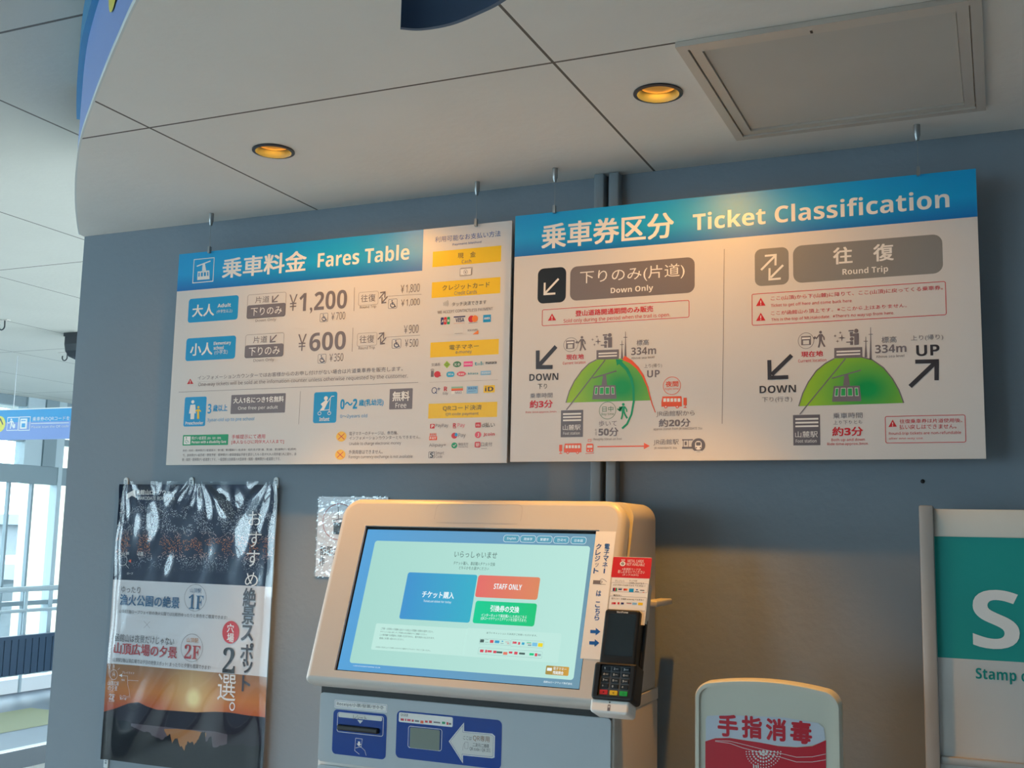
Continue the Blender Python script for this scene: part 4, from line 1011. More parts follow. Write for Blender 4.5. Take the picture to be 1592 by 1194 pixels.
SCREEN = [
 ('#','page_print'),
 ('r','mint',-219.2,17.2,264.4,276.5,6,2),
 ('##','greeting_lettering'),
 ('t','sdk',0,-26.5,245.2,68.9,258.7,'いらっしゃいませ',4),
 ('t','sdk',0,-24.8,229.4,67.8,237.1,'チケット購入、事前購入チケット交換',4),
 ('t','sdk',0,-10.6,220.1,55.7,226.9,'どちらかをお選びください',4),
 ('#','buy_button','blue button'),
 ('r','sblue',-125.2,112.6,33.4,210.3,5,3),
 ('##','buy_lettering'),
 ('t','swht',1,-83.1,158.6,-10.5,172.8,'チケット購入',5),
 ('t','swht',0,-77.4,148.3,-14.2,154.2,'Ticket,set ticket for today',5),
 ('#','staff_button','orange button'),
 ('r','soran',35.4,164.9,169.6,210.1,5,3),
 ('##','staff_lettering'),
 ('t','swht',1,73.3,182.7,133.3,193.9,'STAFF ONLY',5),
 ('#','exchange_button','green button'),
 ('r','sgrn',39.6,112.5,170.9,157.6,5,3),
 ('##','exchange_lettering'),
 ('t','swht',1,73.4,137.2,135.2,150.3,'引換券の交換',5),
 ('t','swht',0,56.4,126.2,153.3,133.0,'インターネットで事前購入した方はこちら',5),
 ('t','swht',0,56.2,118.9,153.3,126.3,'(QRコードチケットとチケットを交換できます)',5),
 ('#','note_box_print'),
 ('r','smint2',-175.6,46.9,32.9,100.7,3,3),
 ('##','note_lettering'),
 ('t','sdk',0,-161.8,87.7,-42.1,92.9,'ご予約・お手持ちの引換券のQRコードは右上の引換券の交換をお選びください。',4),
 ('t','sdk',0,-161.9,82.4,-54.8,85.9,'チケットの払い戻しやご不明な点は係員までご連絡ください。',4),
 ('t','sdk',0,-161.9,75.7,-36.9,80.0,'この券売機では現金をご利用いただけません。電子決済のみになります。',4),
 ('t','sdk',0,-161.4,69.0,-104.8,73.0,'係員にお問い合わせください。',4),
 ('t','sdk',0,-165.2,51.3,-40.2,54.4,'お支払い方法によりご利用いただけない場合がございます。予めご了承ください。',4),
 ('#','payment_box_print'),
 ('r','smint2',29.5,46.5,229.5,102.4,4,3),
 ('o','sgry',61.5,72.8,126.4,83.8,1.5,0.35,4),
 ('o','sgry',128.2,72.1,196.3,85.4,1.5,0.35,4),
 ('o','sgry',62.2,52.8,196.0,65.8,1.5,0.35,4),
 ('##','payment_logo_print'),
 ('t','sdk',0,73.7,93.3,180.1,97.2,'以下のキャッシュレス決済がご利用いただけます。',4),
 ('r','sdk',62.8,75.5,67.0,81.6,0.6,4),
 ('r','sdk',66.2,75.8,71.1,81.8,0.6,4),
 ('r','sdk',72.7,81.7,80.1,82.2,0.6,4),
 ('r','sdk',73.6,76.5,81.0,77.0,0.6,4),
 ('r','sred',83.9,76.0,91.4,81.6,0.6,4),
 ('r','sblue',94.2,76.2,103.9,81.4,0.6,4),
 ('r','sblue',108.4,79.3,111.7,81.4,0.6,4),
 ('r','sgry',106.6,75.8,113.3,76.9,0.6,4),
 ('r','sred',116.3,79.2,124.3,80.0,0.6,4),
 ('r','sred',120.6,75.8,124.9,77.1,0.6,4),
 ('r','sred',131.7,77.0,134.1,81.6,0.6,4),
 ('r','sred',134.4,77.4,140.2,81.4,0.6,4),
 ('r','sred',143.3,76.0,147.5,81.0,0.6,4),
 ('r','sblue',151.0,76.2,156.5,80.8,0.6,4),
 ('r','sgrn',160.8,80.4,170.2,81.7,0.6,4),
 ('r','sred',161.1,78.9,170.4,79.6,0.6,4),
 ('r','sgry',164.0,74.9,171.1,77.6,0.6,4),
 ('r','slb',172.5,75.0,183.0,81.8,0.6,4),
 ('r','syel',184.6,74.5,194.3,81.6,0.6,4),
 ('r','sred',66.0,56.7,73.5,61.9,0.6,4),
 ('r','sred',77.0,56.6,81.1,62.0,0.6,4),
 ('r','sred',81.9,57.5,91.2,61.6,0.6,4),
 ('r','sred',94.3,56.6,100.9,61.5,0.6,4),
 ('r','sdk',101.3,57.1,113.4,60.7,0.6,4),
 ('r','soran',115.4,55.0,124.3,60.3,0.6,4),
 ('r','sred',127.0,58.1,134.4,62.0,0.6,4),
 ('r','sred',138.3,56.9,145.2,62.2,0.6,4),
 ('r','sdk',148.5,57.6,160.5,61.3,0.6,4),
 ('r','sgrn',169.8,57.2,178.8,61.5,0.6,4),
 ('r','sred',181.0,56.1,185.9,61.9,0.6,4),
 ('r','sgry',186.8,57.2,193.3,60.8,0.6,4),
 ('#','balance_button','gold button'),
 ('r','sgold',207.3,23.9,253.4,40.5,2,3),
 ('##','balance_lettering'),
 ('r','swht',209.8,30.8,219.4,36.5,0.5,4),
 ('t','swht',0,222.2,32.9,248.4,38.7,'電子マネー',5),
 ('t','swht',1,222.3,25.1,243.4,31.5,'残高照会',5),
 ('#','company_lettering'),
 ('t','swht',0,-208.5,10.7,-145.3,13.2,'© 2022 MT.HAKODATE ROPEWAY CO.,LTD.',4),
 ('t','swht',0,206.4,8.2,263.3,12.1,'函館山ロープウェイ株式会社',4),
 ('#','language_button'),
 ('r','spill',77.2,280.6,111.6,295.7,5.5,3),
 ('o','swht',77.2,280.6,111.6,295.7,5.5,0.7,4),
 ('t','swht',0,85.4,284.9,104.1,290.9,'English',5),
 ('#','language_button'),
 ('r','spill',113.7,280.7,147.6,295.7,5.5,3),
 ('o','swht',113.7,280.7,147.6,295.7,5.5,0.7,4),
 ('t','swht',0,121.8,284.9,140.3,290.9,'简体字',5),
 ('#','language_button'),
 ('r','spill',149.5,280.6,182.9,295.5,5.5,3),
 ('o','swht',149.5,280.6,182.9,295.5,5.5,0.7,4),
 ('t','swht',0,157.4,284.7,175.7,290.7,'繁體字',5),
 ('#','language_button'),
 ('r','spill',185.7,280.2,218.5,295.0,5.5,3),
 ('o','swht',185.7,280.2,218.5,295.0,5.5,0.7,4),
 ('t','swht',0,193.4,284.3,211.5,290.3,'한국어',5),
 ('#','language_button'),
 ('r','spill',222.3,280.1,254.6,294.8,5.5,3),
 ('o','swht',222.3,280.1,254.6,294.8,5.5,0.7,4),
 ('t','swht',0,229.9,284.2,247.8,290.1,'日本語',5),
]
STRIP = [
 ('#','paper_strip','white paper strip with blue vertical lettering'),
 ('r','wht',274.5,56.7,315.3,305.5,0,1),
 ('##','strip_lettering'),
 ('t','blu3',1,278.5,268.8,289.0,279.9,'ク',3),
 ('t','blu3',1,278.7,256.6,289.2,267.7,'レ',3),
 ('t','blu3',1,278.9,244.4,289.3,255.5,'ジ',3),
 ('t','blu3',0,280.9,232.9,288.3,241.3,'ッ',3),
 ('t','blu3',1,279.2,220.3,289.6,231.2,'ト',3),
 ('t','blu3',1,295.5,269.3,306.0,280.3,'電',3),
 ('t','blu3',1,295.6,257.1,306.1,268.1,'子',3),
 ('t','blu3',1,295.8,245.0,306.2,255.9,'マ',3),
 ('t','blu3',1,295.9,232.9,306.3,243.8,'ネ',3),
 ('r','blu3',299.8,221.1,302.4,230.6,0,3),
 ('t','blu3',1,290.4,176.1,300.2,187.4,'は',3),
 ('t','blu3',1,291.0,154.5,300.7,165.8,'こ',3),
 ('t','blu3',1,292.1,141.8,301.8,153.0,'ち',3),
 ('t','blu3',1,292.7,129.7,302.4,140.9,'ら',3),
 ('r','gr2',281.2,199.3,295.8,206.9,0,3),
 ('l','gry',0.7,[(294.3,207.9),(298.6,210.4),(303.7,208.2),(308.3,204.6)],3.22),
 ('l','gry',0.7,[(293.3,203.5),(296.6,206.5),(300.0,204.7),(296.6,200.8),(295.8,199.3),(307.0,199.5)],3.44),
 ('p','blu2',[(287.5,111.1),(298.4,111.2),(297.9,115.4),(307.8,108.8),(299.2,101.3),(298.7,105.3),(288.3,104.9)],3),
 ('p','blu2',[(288.2,89.8),(299.1,90.0),(298.5,94.1),(308.4,87.6),(299.8,80.2),(299.3,84.1),(289.0,83.7)],3),
]
CARD = [
 ('#','warning_panel','red panel'),
 ('r','redc',326.3,205.1,401.7,244.9,2,1),
 ('##','warning_lettering'),
 ('e','wht',346.2,232.0,5.51,4.75,3),
 ('k','blk',346.2,232.0,2.85,2.66,1,4),
 ('l','blk',1,[(343.9,233.5),(348.5,230.2)],4.22),
 ('t','wht',1,342.9,237.6,350.0,240.6,'NO',3),
 ('t','wht',0,355.5,235.1,386.6,240.5,'METAL CARDS',3),
 ('t','wht',0,354.2,228.5,388.9,234.0,'NOT AVAILABLE',3),
 ('t','wht',0,346.1,219.9,382.5,224.1,'※金属製カードは',3),
 ('t','wht',0,338.3,213.5,390.6,220.0,'差し込まないでください',3),
 ('t','wht',0,348.1,208.3,379.5,212.7,'(タッチ決済可)',3),
 ('#','payment_logo_print'),
 ('o','gry',328.1,177.9,399.4,195.3,2,0.4,2),
 ('o','gry',327.4,143.8,399.3,169.3,2,0.4,2),
 ('t','dgy',0,335.1,196.5,353.6,200.5,'クレジット',3),
 ('t','dgy',0,362.8,198.1,377.9,201.4,'タッチ決済',3),
 ('t','dgy',0,362.8,193.4,391.4,197.3,'ご利用いただけます',3),
 ('t','dgy',0,332.2,188.5,394.6,192.8,'JCB VISA Credit Card でお支払い',3),
 ('t','dgy',1,335.3,169.3,351.6,172.4,'電子マネー',3),
 ('t','dgy',0,332.1,162.1,394.6,166.3,'電子マネー 交通系 e-money でお支払い',3),
 ('r','nvy',332.5,178.9,335.5,185.0,0.5,2),
 ('r','red',335.1,179.0,338.1,185.1,0.5,2),
 ('r','grn',337.8,179.1,340.9,185.0,0.5,2),
 ('r','nvy',342.6,184.6,350.7,185.2,0.5,2),
 ('r','nvy',343.2,181.3,350.1,183.6,0.5,2),
 ('r','org',343.3,178.9,351.1,179.2,0.5,2),
 ('r','red',353.3,180.5,357.7,184.5,0.5,2),
 ('r','org',357.1,180.6,361.0,184.5,0.5,2),
 ('r','blue',364.2,178.2,373.1,185.0,0.5,2),
 ('r','blu2',377.4,182.2,381.1,184.0,0.5,2),
 ('r','gry',375.7,178.9,383.3,180.3,0.5,2),
 ('r','dgy',385.4,181.6,393.5,183.1,0.5,2),
 ('r','org',390.5,177.9,393.8,179.3,0.5,2),
 ('r','red',333.5,153.5,335.4,157.6,0.5,2),
 ('r','red',335.9,153.8,341.5,157.7,0.5,2),
 ('r','red',344.8,154.1,348.5,158.1,0.5,2),
 ('r','nvy',351.4,154.3,356.9,157.9,0.5,2),
 ('r','tgr',361.9,157.7,371.5,158.6,0.5,2),
 ('r','red',362.0,156.1,371.6,157.1,0.5,2),
 ('r','lbl',373.2,154.8,382.0,158.9,0.5,2),
 ('r','yel',384.3,154.4,393.1,159.2,0.5,2),
]
CABPRINT = [
 ('#','receipt_panel','blue panel round the receipt slot'),
 ('r','navyp',-275.1,145.7,-148.5,234.2,9,1),
 ('r','wht',-273.5,237.4,-148.4,253.5,2,2),
 ('o','blu3',-271.9,239.4,-150.1,251.6,1,0.5,3),
 ('##','receipt_lettering'),
 ('t','dgy',0,-267.2,241.4,-156.9,249.6,'Receipt/小票/發票/영수증',4),
 ('o','wht',-265.3,189.8,-155.9,229.4,5,1,2),
 ('r','wht2',-262.7,219.5,-159.6,228.1,3,2),
 ('t','dgy',0,-227.2,217.4,-195.9,227.0,'レシート',4),
 ('p','wht2',[(-217.3,217.7),(-203.9,217.3),(-210.4,210.5)],3),
 ('##','receipt_hand_print'),
 ('l','wht',0.8,[(-219.6,181.4),(-204.0,181.0),(-205.8,164.6),(-210.8,165.4)],3.22),
 ('l','wht',0.8,[(-219.6,181.4),(-220.6,156.7),(-209.5,150.6)],3.44),
 ('l','wht',0.8,[(-218.7,162.1),(-207.1,165.8),(-196.9,159.0),(-193.3,149.6)],3.66),
 ('p','wht',[(-213.7,175.5),(-208.8,175.4),(-208.5,170.8),(-205.4,170.6),(-211.4,165.9),(-217.2,171.0),(-213.8,170.8)],3),
 ('#','qr_panel','blue panel round the code reader'),
 ('r','navyp',-126.0,152.4,105.4,243.9,10,1),
 ('r','wht',-121.3,221.9,-0.3,240.7,3,2),
 ('##','qr_lettering'),
 ('t','dgy',0,-117.1,232.7,-100.1,239.1,'QR決済',4),
 ('r','red',-116.9,224.8,-109.4,229.1,0.6,3),
 ('r','red',-106.7,224.8,-104.1,229.3,0.6,3),
 ('r','rose',-102.0,225.1,-94.0,229.1,0.6,3),
 ('r','red',-91.5,224.8,-87.0,228.8,0.6,3),
 ('r','gry',-84.5,225.2,-74.9,228.5,0.6,3),
 ('r','ora',-71.9,223.4,-65.1,228.7,0.6,3),
 ('r','red',-61.6,225.7,-55.6,229.6,0.6,3),
 ('r','red',-52.6,225.6,-46.3,230.3,0.6,3),
 ('r','gry',-42.7,226.6,-27.7,229.4,0.6,3),
 ('r','grn',-23.9,226.3,-16.7,230.7,0.6,3),
 ('r','red',-13.7,225.5,-9.9,230.4,0.6,3),
 ('r','gry',-9.0,226.0,-3.5,229.6,0.6,3),
 ('o','wht',-98.9,174.0,-23.0,216.3,5,1,2),
 ('p','wht2',[(-7.2,194.5),(23.9,231.7),(24.4,216.2),(85.1,216.8),(90.9,213.0),(90.8,173.7),(86.3,172.1),(23.4,171.5),(23.8,157.1)],2),
 ('l','wht',1,[(-7.2,194.5),(23.9,231.7),(24.4,216.2),(85.1,216.8),(90.9,213.0),(90.8,173.7),(86.3,172.1),(23.4,171.5),(23.8,157.1),(-7.2,194.5)],3.0),
 ('l','navyp',0.5,[(-4.6,194.7),(22.0,227.2),(22.4,214.6),(84.3,215.0),(88.2,212.1),(88.1,175.6),(84.3,174.2),(21.7,173.1),(22.1,161.3),(-4.6,194.7)],3.22),
 ('t','dgy',0,23.7,200.8,41.8,207.6,'ここは',4),
 ('t','brn',0,44.8,199.5,80.0,211.6,'QR専用',4),
 ('t','dgy',0,44.5,189.4,79.1,196.9,'二次元/二維碼',4),
 ('t','dgy',0,38.1,180.8,82.9,188.4,'QR code / QR 코드',4),
 ('o','gry',27.1,183.9,35.0,196.7,1.5,0.5,4),
 ('l','gry',0.5,[(23.1,180.1),(24.8,191.9),(27.2,194.3)],4.44),
]
CCTV = [
 ('#','camera_print'),
 ('k','red2',62.7,135.4,47.92,45.0,1.6,2),
 ('p','blk',[(46.9,135.1),(62.9,132.4),(64.3,104.1),(48.4,105.3)],3),
 ('p','blk',[(62.9,132.4),(74.9,137.0),(74.4,113.2),(64.3,104.1)],3),
 ('l','blk',2,[(45.0,137.2),(65.2,142.8),(80.0,141.6)],3.22),
 ('l','blk',2.2,[(59.1,172.6),(60.6,142.8)],3.44),
 ('#','notice_lettering'),
 ('t','dgy',1,12.1,52.3,65.7,75.1,'防犯カ',3),
 ('t','dgy',1,10.0,25.5,25.5,49.1,'作',3),
 ('t','dgy',1,49.9,26.7,67.0,50.3,'動',3),
]
STAMP = [
 ('#','title_lettering'),
 ('t','wht',1,74.6,1412.5,152.7,1518.1,'S',3),
 ('#','caption_lettering'),
 ('t','teal2',1,77.3,1351.9,163.9,1377.2,'Stamp o',3),
]
SANIT = [
 ('#','label_print'),
 ('p','redd',[(15.8,206.1),(15.9,250.7),(33.3,257.4),(58.7,260.3),(81.6,258.7),(110.5,257.4),(141.1,254.3),(171.3,255.1),(197.2,259.5),(219.6,271.3),(218.8,220.7),(217.9,162.7),(15.7,143.6)],2),
 ('p','wht3',[(16.7,250.8),(16.4,287.5),(19.6,293.9),(52.5,298.2),(151.7,301.9),(207.6,297.7),(216.4,290.6),(218.7,273.2),(211.1,265.7),(191.3,259.9),(171.3,256.1),(141.1,255.2),(81.6,259.3),(58.7,260.7),(33.3,258.0)],1.5),
 ('l','wht2',0.8,[(33.3,253.5),(58.6,255.0),(81.6,251.7),(110.4,247.4),(141.0,243.4),(171.1,239.2),(196.9,242.3),(219.3,249.1)],3.22),
 ('l','wht2',0.8,[(33.3,252.3),(58.6,251.4),(81.5,245.7),(110.4,241.4),(140.9,237.4),(171.0,231.5),(196.8,234.0),(219.1,239.7)],3.44),
 ('##','label_lettering'),
 ('t','redd',3,37.6,261.8,73.1,299.3,'手',4),
 ('t','redd',3,79.2,262.9,114.0,300.1,'指',4),
 ('t','redd',3,120.4,262.3,154.7,299.5,'消',4),
 ('t','redd',3,160.9,261.6,197.2,299.2,'毒',4),
 ('##','spray_print'),
 ('e','wht2',122.3,243.6,2.26,2.2,4),
 ('e','wht2',120.4,239.5,2.25,2.2,4),
 ('e','wht2',116.1,237.5,2.26,2.2,4),
 ('e','wht2',111.8,238.7,2.26,2.2,4),
 ('e','wht2',110.0,242.4,2.25,2.2,4),
 ('e','wht2',128.4,244.1,1.84,1.75,4),
 ('e','wht2',127.4,239.9,1.84,1.8,4),
 ('e','wht2',124.7,236.0,1.85,1.76,4),
 ('e','wht2',120.7,233.3,1.84,1.8,4),
 ('e','wht2',116.0,232.0,1.84,1.8,4),
 ('e','wht2',111.3,232.4,1.85,1.8,4),
 ('e','wht2',107.4,234.4,1.84,1.8,4),
 ('e','wht2',104.7,237.7,1.84,1.8,4),
 ('e','wht2',103.8,241.8,1.85,1.8,4),
 ('e','wht2',134.5,244.7,1.64,1.56,4),
 ('e','wht2',133.8,240.4,1.64,1.6,4),
 ('e','wht2',132.0,236.3,1.6,1.6,4),
 ('e','wht2',129.0,232.6,1.64,1.6,4),
 ('e','wht2',125.2,229.6,1.64,1.56,4),
 ('e','wht2',120.8,227.5,1.6,1.56,4),
 ('e','wht2',116.0,226.5,1.64,1.6,4),
 ('e','wht2',111.2,226.6,1.64,1.6,4),
 ('e','wht2',106.8,227.8,1.64,1.6,4),
 ('e','wht2',103.0,230.1,1.64,1.6,4),
 ('e','wht2',100.1,233.2,1.64,1.6,4),
 ('e','wht2',98.2,237.0,1.68,1.6,4),
 ('e','wht2',97.6,241.2,1.68,1.6,4),
 ('e','wht2',140.2,245.3,1.2,1.2,4),
 ('e','wht2',139.7,241.0,1.2,1.17,4),
 ('e','wht2',138.3,236.9,1.2,1.2,4),
 ('e','wht2',136.0,232.9,1.23,1.17,4),
 ('e','wht2',133.0,229.4,1.23,1.2,4),
 ('e','wht2',129.3,226.3,1.23,1.17,4),
 ('e','wht2',125.2,224.0,1.2,1.2,4),
 ('e','wht2',120.7,222.3,1.2,1.2,4),
 ('e','wht2',115.9,221.4,1.23,1.2,4),
 ('e','wht2',111.2,221.3,1.23,1.17,4),
 ('e','wht2',106.7,222.1,1.23,1.2,4),
 ('e','wht2',102.5,223.7,1.23,1.2,4),
 ('e','wht2',98.9,226.0,1.23,1.2,4),
 ('e','wht2',95.9,229.0,1.23,1.2,4),
 ('e','wht2',93.7,232.5,1.23,1.2,4),
 ('e','wht2',92.3,236.5,1.23,1.2,4),
 ('e','wht2',91.9,240.7,1.23,1.2,4),
 ('e','wht2',145.0,245.7,1.02,0.97,4),
 ('e','wht2',144.6,241.6,1.02,0.97,4),
 ('e','wht2',143.5,237.6,1.02,1.0,4),
 ('e','wht2',141.8,233.7,1.0,1.0,4),
 ('e','wht2',139.4,230.0,1.0,1.0,4),
 ('e','wht2',136.4,226.6,1.02,0.97,4),
 ('e','wht2',133.0,223.7,1.0,1.0,4),
 ('e','wht2',129.1,221.2,1.0,1.0,4),
 ('e','wht2',124.9,219.2,1.0,1.0,4),
 ('e','wht2',120.4,217.8,1.02,1.0,4),
 ('e','wht2',115.9,217.0,1.02,0.97,4),
 ('e','wht2',111.4,216.9,1.02,1.0,4),
 ('e','wht2',106.9,217.4,1.02,1.0,4),
 ('e','wht2',102.7,218.5,1.02,1.0,4),
 ('e','wht2',98.8,220.3,1.03,1.0,4),
 ('e','wht2',95.4,222.6,1.02,1.0,4),
 ('e','wht2',92.4,225.4,1.02,1.0,4),
 ('e','wht2',90.0,228.6,1.02,1.0,4),
 ('e','wht2',88.3,232.3,1.03,1.0,4),
 ('e','wht2',87.2,236.1,1.05,1.0,4),
 ('e','wht2',86.9,240.2,1.02,1.0,4),
 ('l','wht2',2.2,[(99.5,219.5),(99.3,188.7)],4.66),
 ('l','wht2',2.2,[(103.7,219.9),(103.4,189.1)],4.0),
 ('l','wht2',2.2,[(107.1,220.2),(106.9,189.5)],4.22),
 ('e','wht2',116.1,243.0,2.67,2.6,4),
]
FARSIGN = [
 ('#','arrow_mark_print','yellow disc'),
 ('e','yel3',-17.1,109.9,54.28,55.28,2),
 ('l','dgy',9,[(-29.8,100.1),(-12.2,146.9),(15.4,105.9)],3.22),
 ('#','gate_print'),
 ('o','wht',53.1,62.4,160.8,156.2,0,5,2),
 ('e','wht',91.2,140.0,8.12,5.98,3),
 ('p','wht',[(82.6,132.4),(101.7,132.0),(103.2,109.5),(87.2,107.7)],3),
 ('l','wht',7.16625,[(85.7,129.5),(71.2,114.4),(58.9,121.6)],3.44),
 ('l','wht',7.16625,[(100.0,129.9),(112.8,117.7),(115.8,107.1)],3.66),
 ('l','wht',9.555,[(91.6,111.1),(91.7,93.6),(87.0,76.1)],3.0),
 ('l','wht',9.555,[(97.3,111.0),(107.8,94.0),(121.8,79.0)],3.22),
 ('r','wht',113.0,80.3,131.8,107.4,0,3),
 ('#','ticket_print'),
 ('o','wht',163.9,60.5,269.3,157.1,0,5,2),
 ('r','wht',176.7,73.3,240.3,143.5,0,2),
 ('r','blue',191.5,83.6,223.6,110.8,0,3),
 ('r','blue',184.5,126.7,225.6,133.3,0,3),
 ('#','sign_lettering'),
 ('t','wht',0,287.6,122.1,621.5,152.7,'乗車券のQRコードを',3),
 ('t','wht',0,282.6,73.5,618.9,92.5,'Please scan the QR code',3),
 ('l','wht',5,[(276.7,108.1),(617.5,106.5)],2.44),
]

# ------------------------------------------------------------------ the room
struct(MB().box(-2.412, 0, 0, 3.6, .25, ZU+.1, 'wall_paint').build('wall_back'))
struct(MB().box(-9.2, -9.6, -.1, -5.98, 8, .12, 'floor_tile').build('floor_window_side'))
struct(MB().box(-5.978, -9.6, -.1, 3.6, 8, 0, 'floor_low').build('floor'))
struct(MB().box(-6.03, -9.6, .1205, -5.972, 8, .126, 'nosing').box(-5.977, -9.6, 0, -5.972, 8, .1205, 'riser').build('trim_1'))
struct(MB().box(-9.2, -9.6, ZU, 3.6, 8, ZU+.1, 'ceiling_main').build('ceiling_upper'))
struct(MB().box(-8.3, -9.6, 0, -8.1, -5.9, ZU, 'wall_paint').build('wall_left'))  # unseen stretch, kept solid so the poster's flat parts reflect a dark wall
struct(MB().box(3.5, -9.6, 0, 3.6, 0, ZU, 'wall_paint').build('wall_right'))
struct(MB().box(-9.2, 7.9, 0, -2.4, 8, ZU, 'wall_paint').build('wall_far'))
# low round ceiling with a curved front edge, holes for the downlights
EDGE = [(-2.412, 0), (-2.41, -.02), (-2.265, -.175), (-2.111, -.333), (-1.954, -.486), (-1.796, -.631), (-1.614, -.782), (-1.461, -.905), (-1.34, -1.0), (-1.235, -1.08), (-1.05, -1.21), (-.85, -1.335), (-.62, -1.455), (-.3, -1.58), (.1, -1.68), (.6, -1.74), (1.4, -1.75), (2.4, -1.65), (3.5, -1.4), (3.5, 0)]
def smooth_edge(pts, n=4):
    P = [Vector(p) for p in pts]; out = []
    for i in range(len(P)-1):
        a, b, c, d = P[max(i-1, 0)], P[i], P[i+1], P[min(i+2, len(P)-1)]
        for k in range(n):
            t = k/n; out.append(.5*((2*b)+(c-a)*t+(2*a-5*b+4*c-d)*t*t+(3*b-a-3*c+d)*t**3))
    out.append(P[-1]); return out
EC = smooth_edge(EDGE[1:-1])
poly = [Vector((-2.412, 0))] + EC + [Vector((3.5, 0))]
LAMPS = [(-1.448, -.421), (-.565, -.435)]
mb = MB(); circ = [[(x+.040*cos(-2*pi*i/32), y+.040*sin(-2*pi*i/32), ZC) for i in range(32)] for x, y in LAMPS]
mb.poly([(p.x, p.y, ZC) for p in poly], 'ceiling_low', circ, flip=True)
for h in circ:
    b = [(x, y, ZC+.012) for x, y, z in h]; mb.add(h+b, [(i, (i+1) % 32, 32+(i+1) % 32, 32+i) for i in range(32)], 'lamp_trim')
struct(mb.build('ceiling'))
def offset_curve(pts, d):
    out = []
    for i, p in enumerate(pts):
        t = (pts[min(i+1, len(pts)-1)] - pts[max(i-1, 0)]).normalized(); out.append(Vector((p.x+t.y*d, p.y-t.x*d)))
    return out
def strip(mb, c1, c2, z1, z2, m):
    vs = [(p.x, p.y, z1) for p in c1] + [(p.x, p.y, z2) for p in c2]; N = len(c1)
    return mb.add(vs, [(i, i+1, N+i+1, N+i) for i in range(N-1)], m, True)
fs = empty('fascia_sign', (-1.2, -1.1, ZC), 'pale blue curved fascia sign with a yellow disc on the rim of the round ceiling', 'sign')
im = Matrix.Translation((1.2, 1.1, -ZC))
o_in = [p.copy() for p in EC]; o_out = offset_curve(EC, .004); o_f = offset_curve(EC, .003)
mb = MB(); strip(mb, o_in, o_out, ZC, ZC, 'fascia_edge'); strip(mb, o_out, o_out, ZC, ZC+.012, 'fascia_edge'); strip(mb, o_in, o_in, ZC+.001, ZC+.012, 'fascia_edge'); mb.build('edge_trim', fs, im, 'white edge trim')
mb = MB(); strip(mb, o_f, o_f, ZC+.008, ZU-.09, 'fascia_blue'); strip(mb, o_out, o_f, ZC+.008, ZC+.008, 'fascia_blue'); strip(mb, o_in, o_in, ZC+.012, ZU-.09, 'fascia_blue'); mb.build('fascia_panel', fs, im)
o_c = offset_curve(EC, .016)[6:]; o_ci = o_in[6:]; mb = MB(); strip(mb, o_c, o_c, ZU-.09, ZU-.001, 'fascia_dark'); strip(mb, o_ci, o_c, ZU-.09, ZU-.09, 'fascia_dark'); mb.build('top_band', fs, im, 'dark blue band')
# yellow disc with an arrow, bent on the fascia
ci = min(range(len(o_f)), key=lambda i: abs(o_f[i].x+1.43)); cc = o_f[ci]; tg = (o_f[ci+1]-o_f[ci-1]).normalized(); nn = Vector((tg.y, -tg.x))*-1
def onf(u, v): q = cc + tg*u + Vector((tg.y, -tg.x))*.003; return (q.x, q.y, ZC+.165+v)
mb = MB(); mb.add([onf(.075*cos(2*pi*i/32), .075*sin(2*pi*i/32)) for i in range(32)], [tuple(range(32))], 'yel3')
dsk = mb.build('arrow_mark', fs, im, 'yellow disc')

# window wall on the left: frames, clear panes, transom
def window(idx, y0, y1):
    f = MB(); X0, X1 = -8.24, -8.16
    for a, b in ((.12, .24), (.86, .90), (1.964, 2.13), (2.34, 2.40), (2.66, ZU)): f.box(X0, y0, a, X1, y1, b, 'frame_grey')
    f.box(X0-.005, y0, .2, X1+.008, y0+.05, ZU-.001, 'frame_light')
    o = struct(f.build('window_%d' % idx)); o['kind'] = 'structure'
    n = max(1, round((y1-y0)/.255)); 
    for i in range(1, n):
        y = y0+(y1-y0)*i/n
        MB().box(X0+.02, y-.011, .24, X1-.02, y+.011, 1.964, 'frame_grey').build('mullion', o)
    MB().box(-8.202, y0+.05, .24, -8.198, y1, 1.964, 'pane_glass').build('pane', o)
    MB().box(-8.202, y0+.05, 2.13, -8.198, y1, ZU, 'pane_glass').build('pane', o)
ys = [-5.9, -4.6, -3.3, -2.0, -.7, .6, 1.9, 3.2, 4.487, 5.525, 6.8]
for i in range(len(ys)-1): window(i+1, ys[i], ys[i+1])
struct(MB().box(-8.26, 5.10, 2.13, -8.14, 5.30, ZU, 'frame_light').box(-8.27, 5.30, 2.13, -8.12, 5.36, ZU, 'frame_grey').box(-8.25, 5.36, 2.13, -8.13, 5.46, ZU, 'frame_grey').build('trim_2'))
struct(MB().box(-8.26, 5.46, 2.13, -8.14, 5.56, ZU, 'frame_light').build('trim_3'))
# front behind the camera: mostly solid, unseen windows kept for glossy reflections
def front_window(idx, x0, x1):
    f = MB()
    for a, b in ((0, .12), (1.0, 1.06), (2.1, 2.2), (2.66, ZU)): f.box(x0, -9.54, a, x1, -9.46, b, 'frame_grey')
    for x in (x0, x1-.06): f.box(x, -9.54, 0, x+.06, -9.46, ZU, 'frame_grey')
    o = struct(f.build('window_%d' % idx)); MB().box(x0+.06, -9.502, .12, x1-.06, -9.498, 2.66, 'pane_glass').build('pane', o)
xs = [-8.2, -6.2, -5.2, -3.6, -2.9, -1.3, -.4, 1.2, 3.4]
for i in range(len(xs)-1):
    if i in (1, 3, 4, 5, 6, 7): struct(MB().box(xs[i], -9.55, 0, xs[i+1], -9.45, ZU, 'wall_paint').build('wall_front_%s' % 'abcdefgh'[i]))
    else: front_window(21+i, xs[i], xs[i+1])

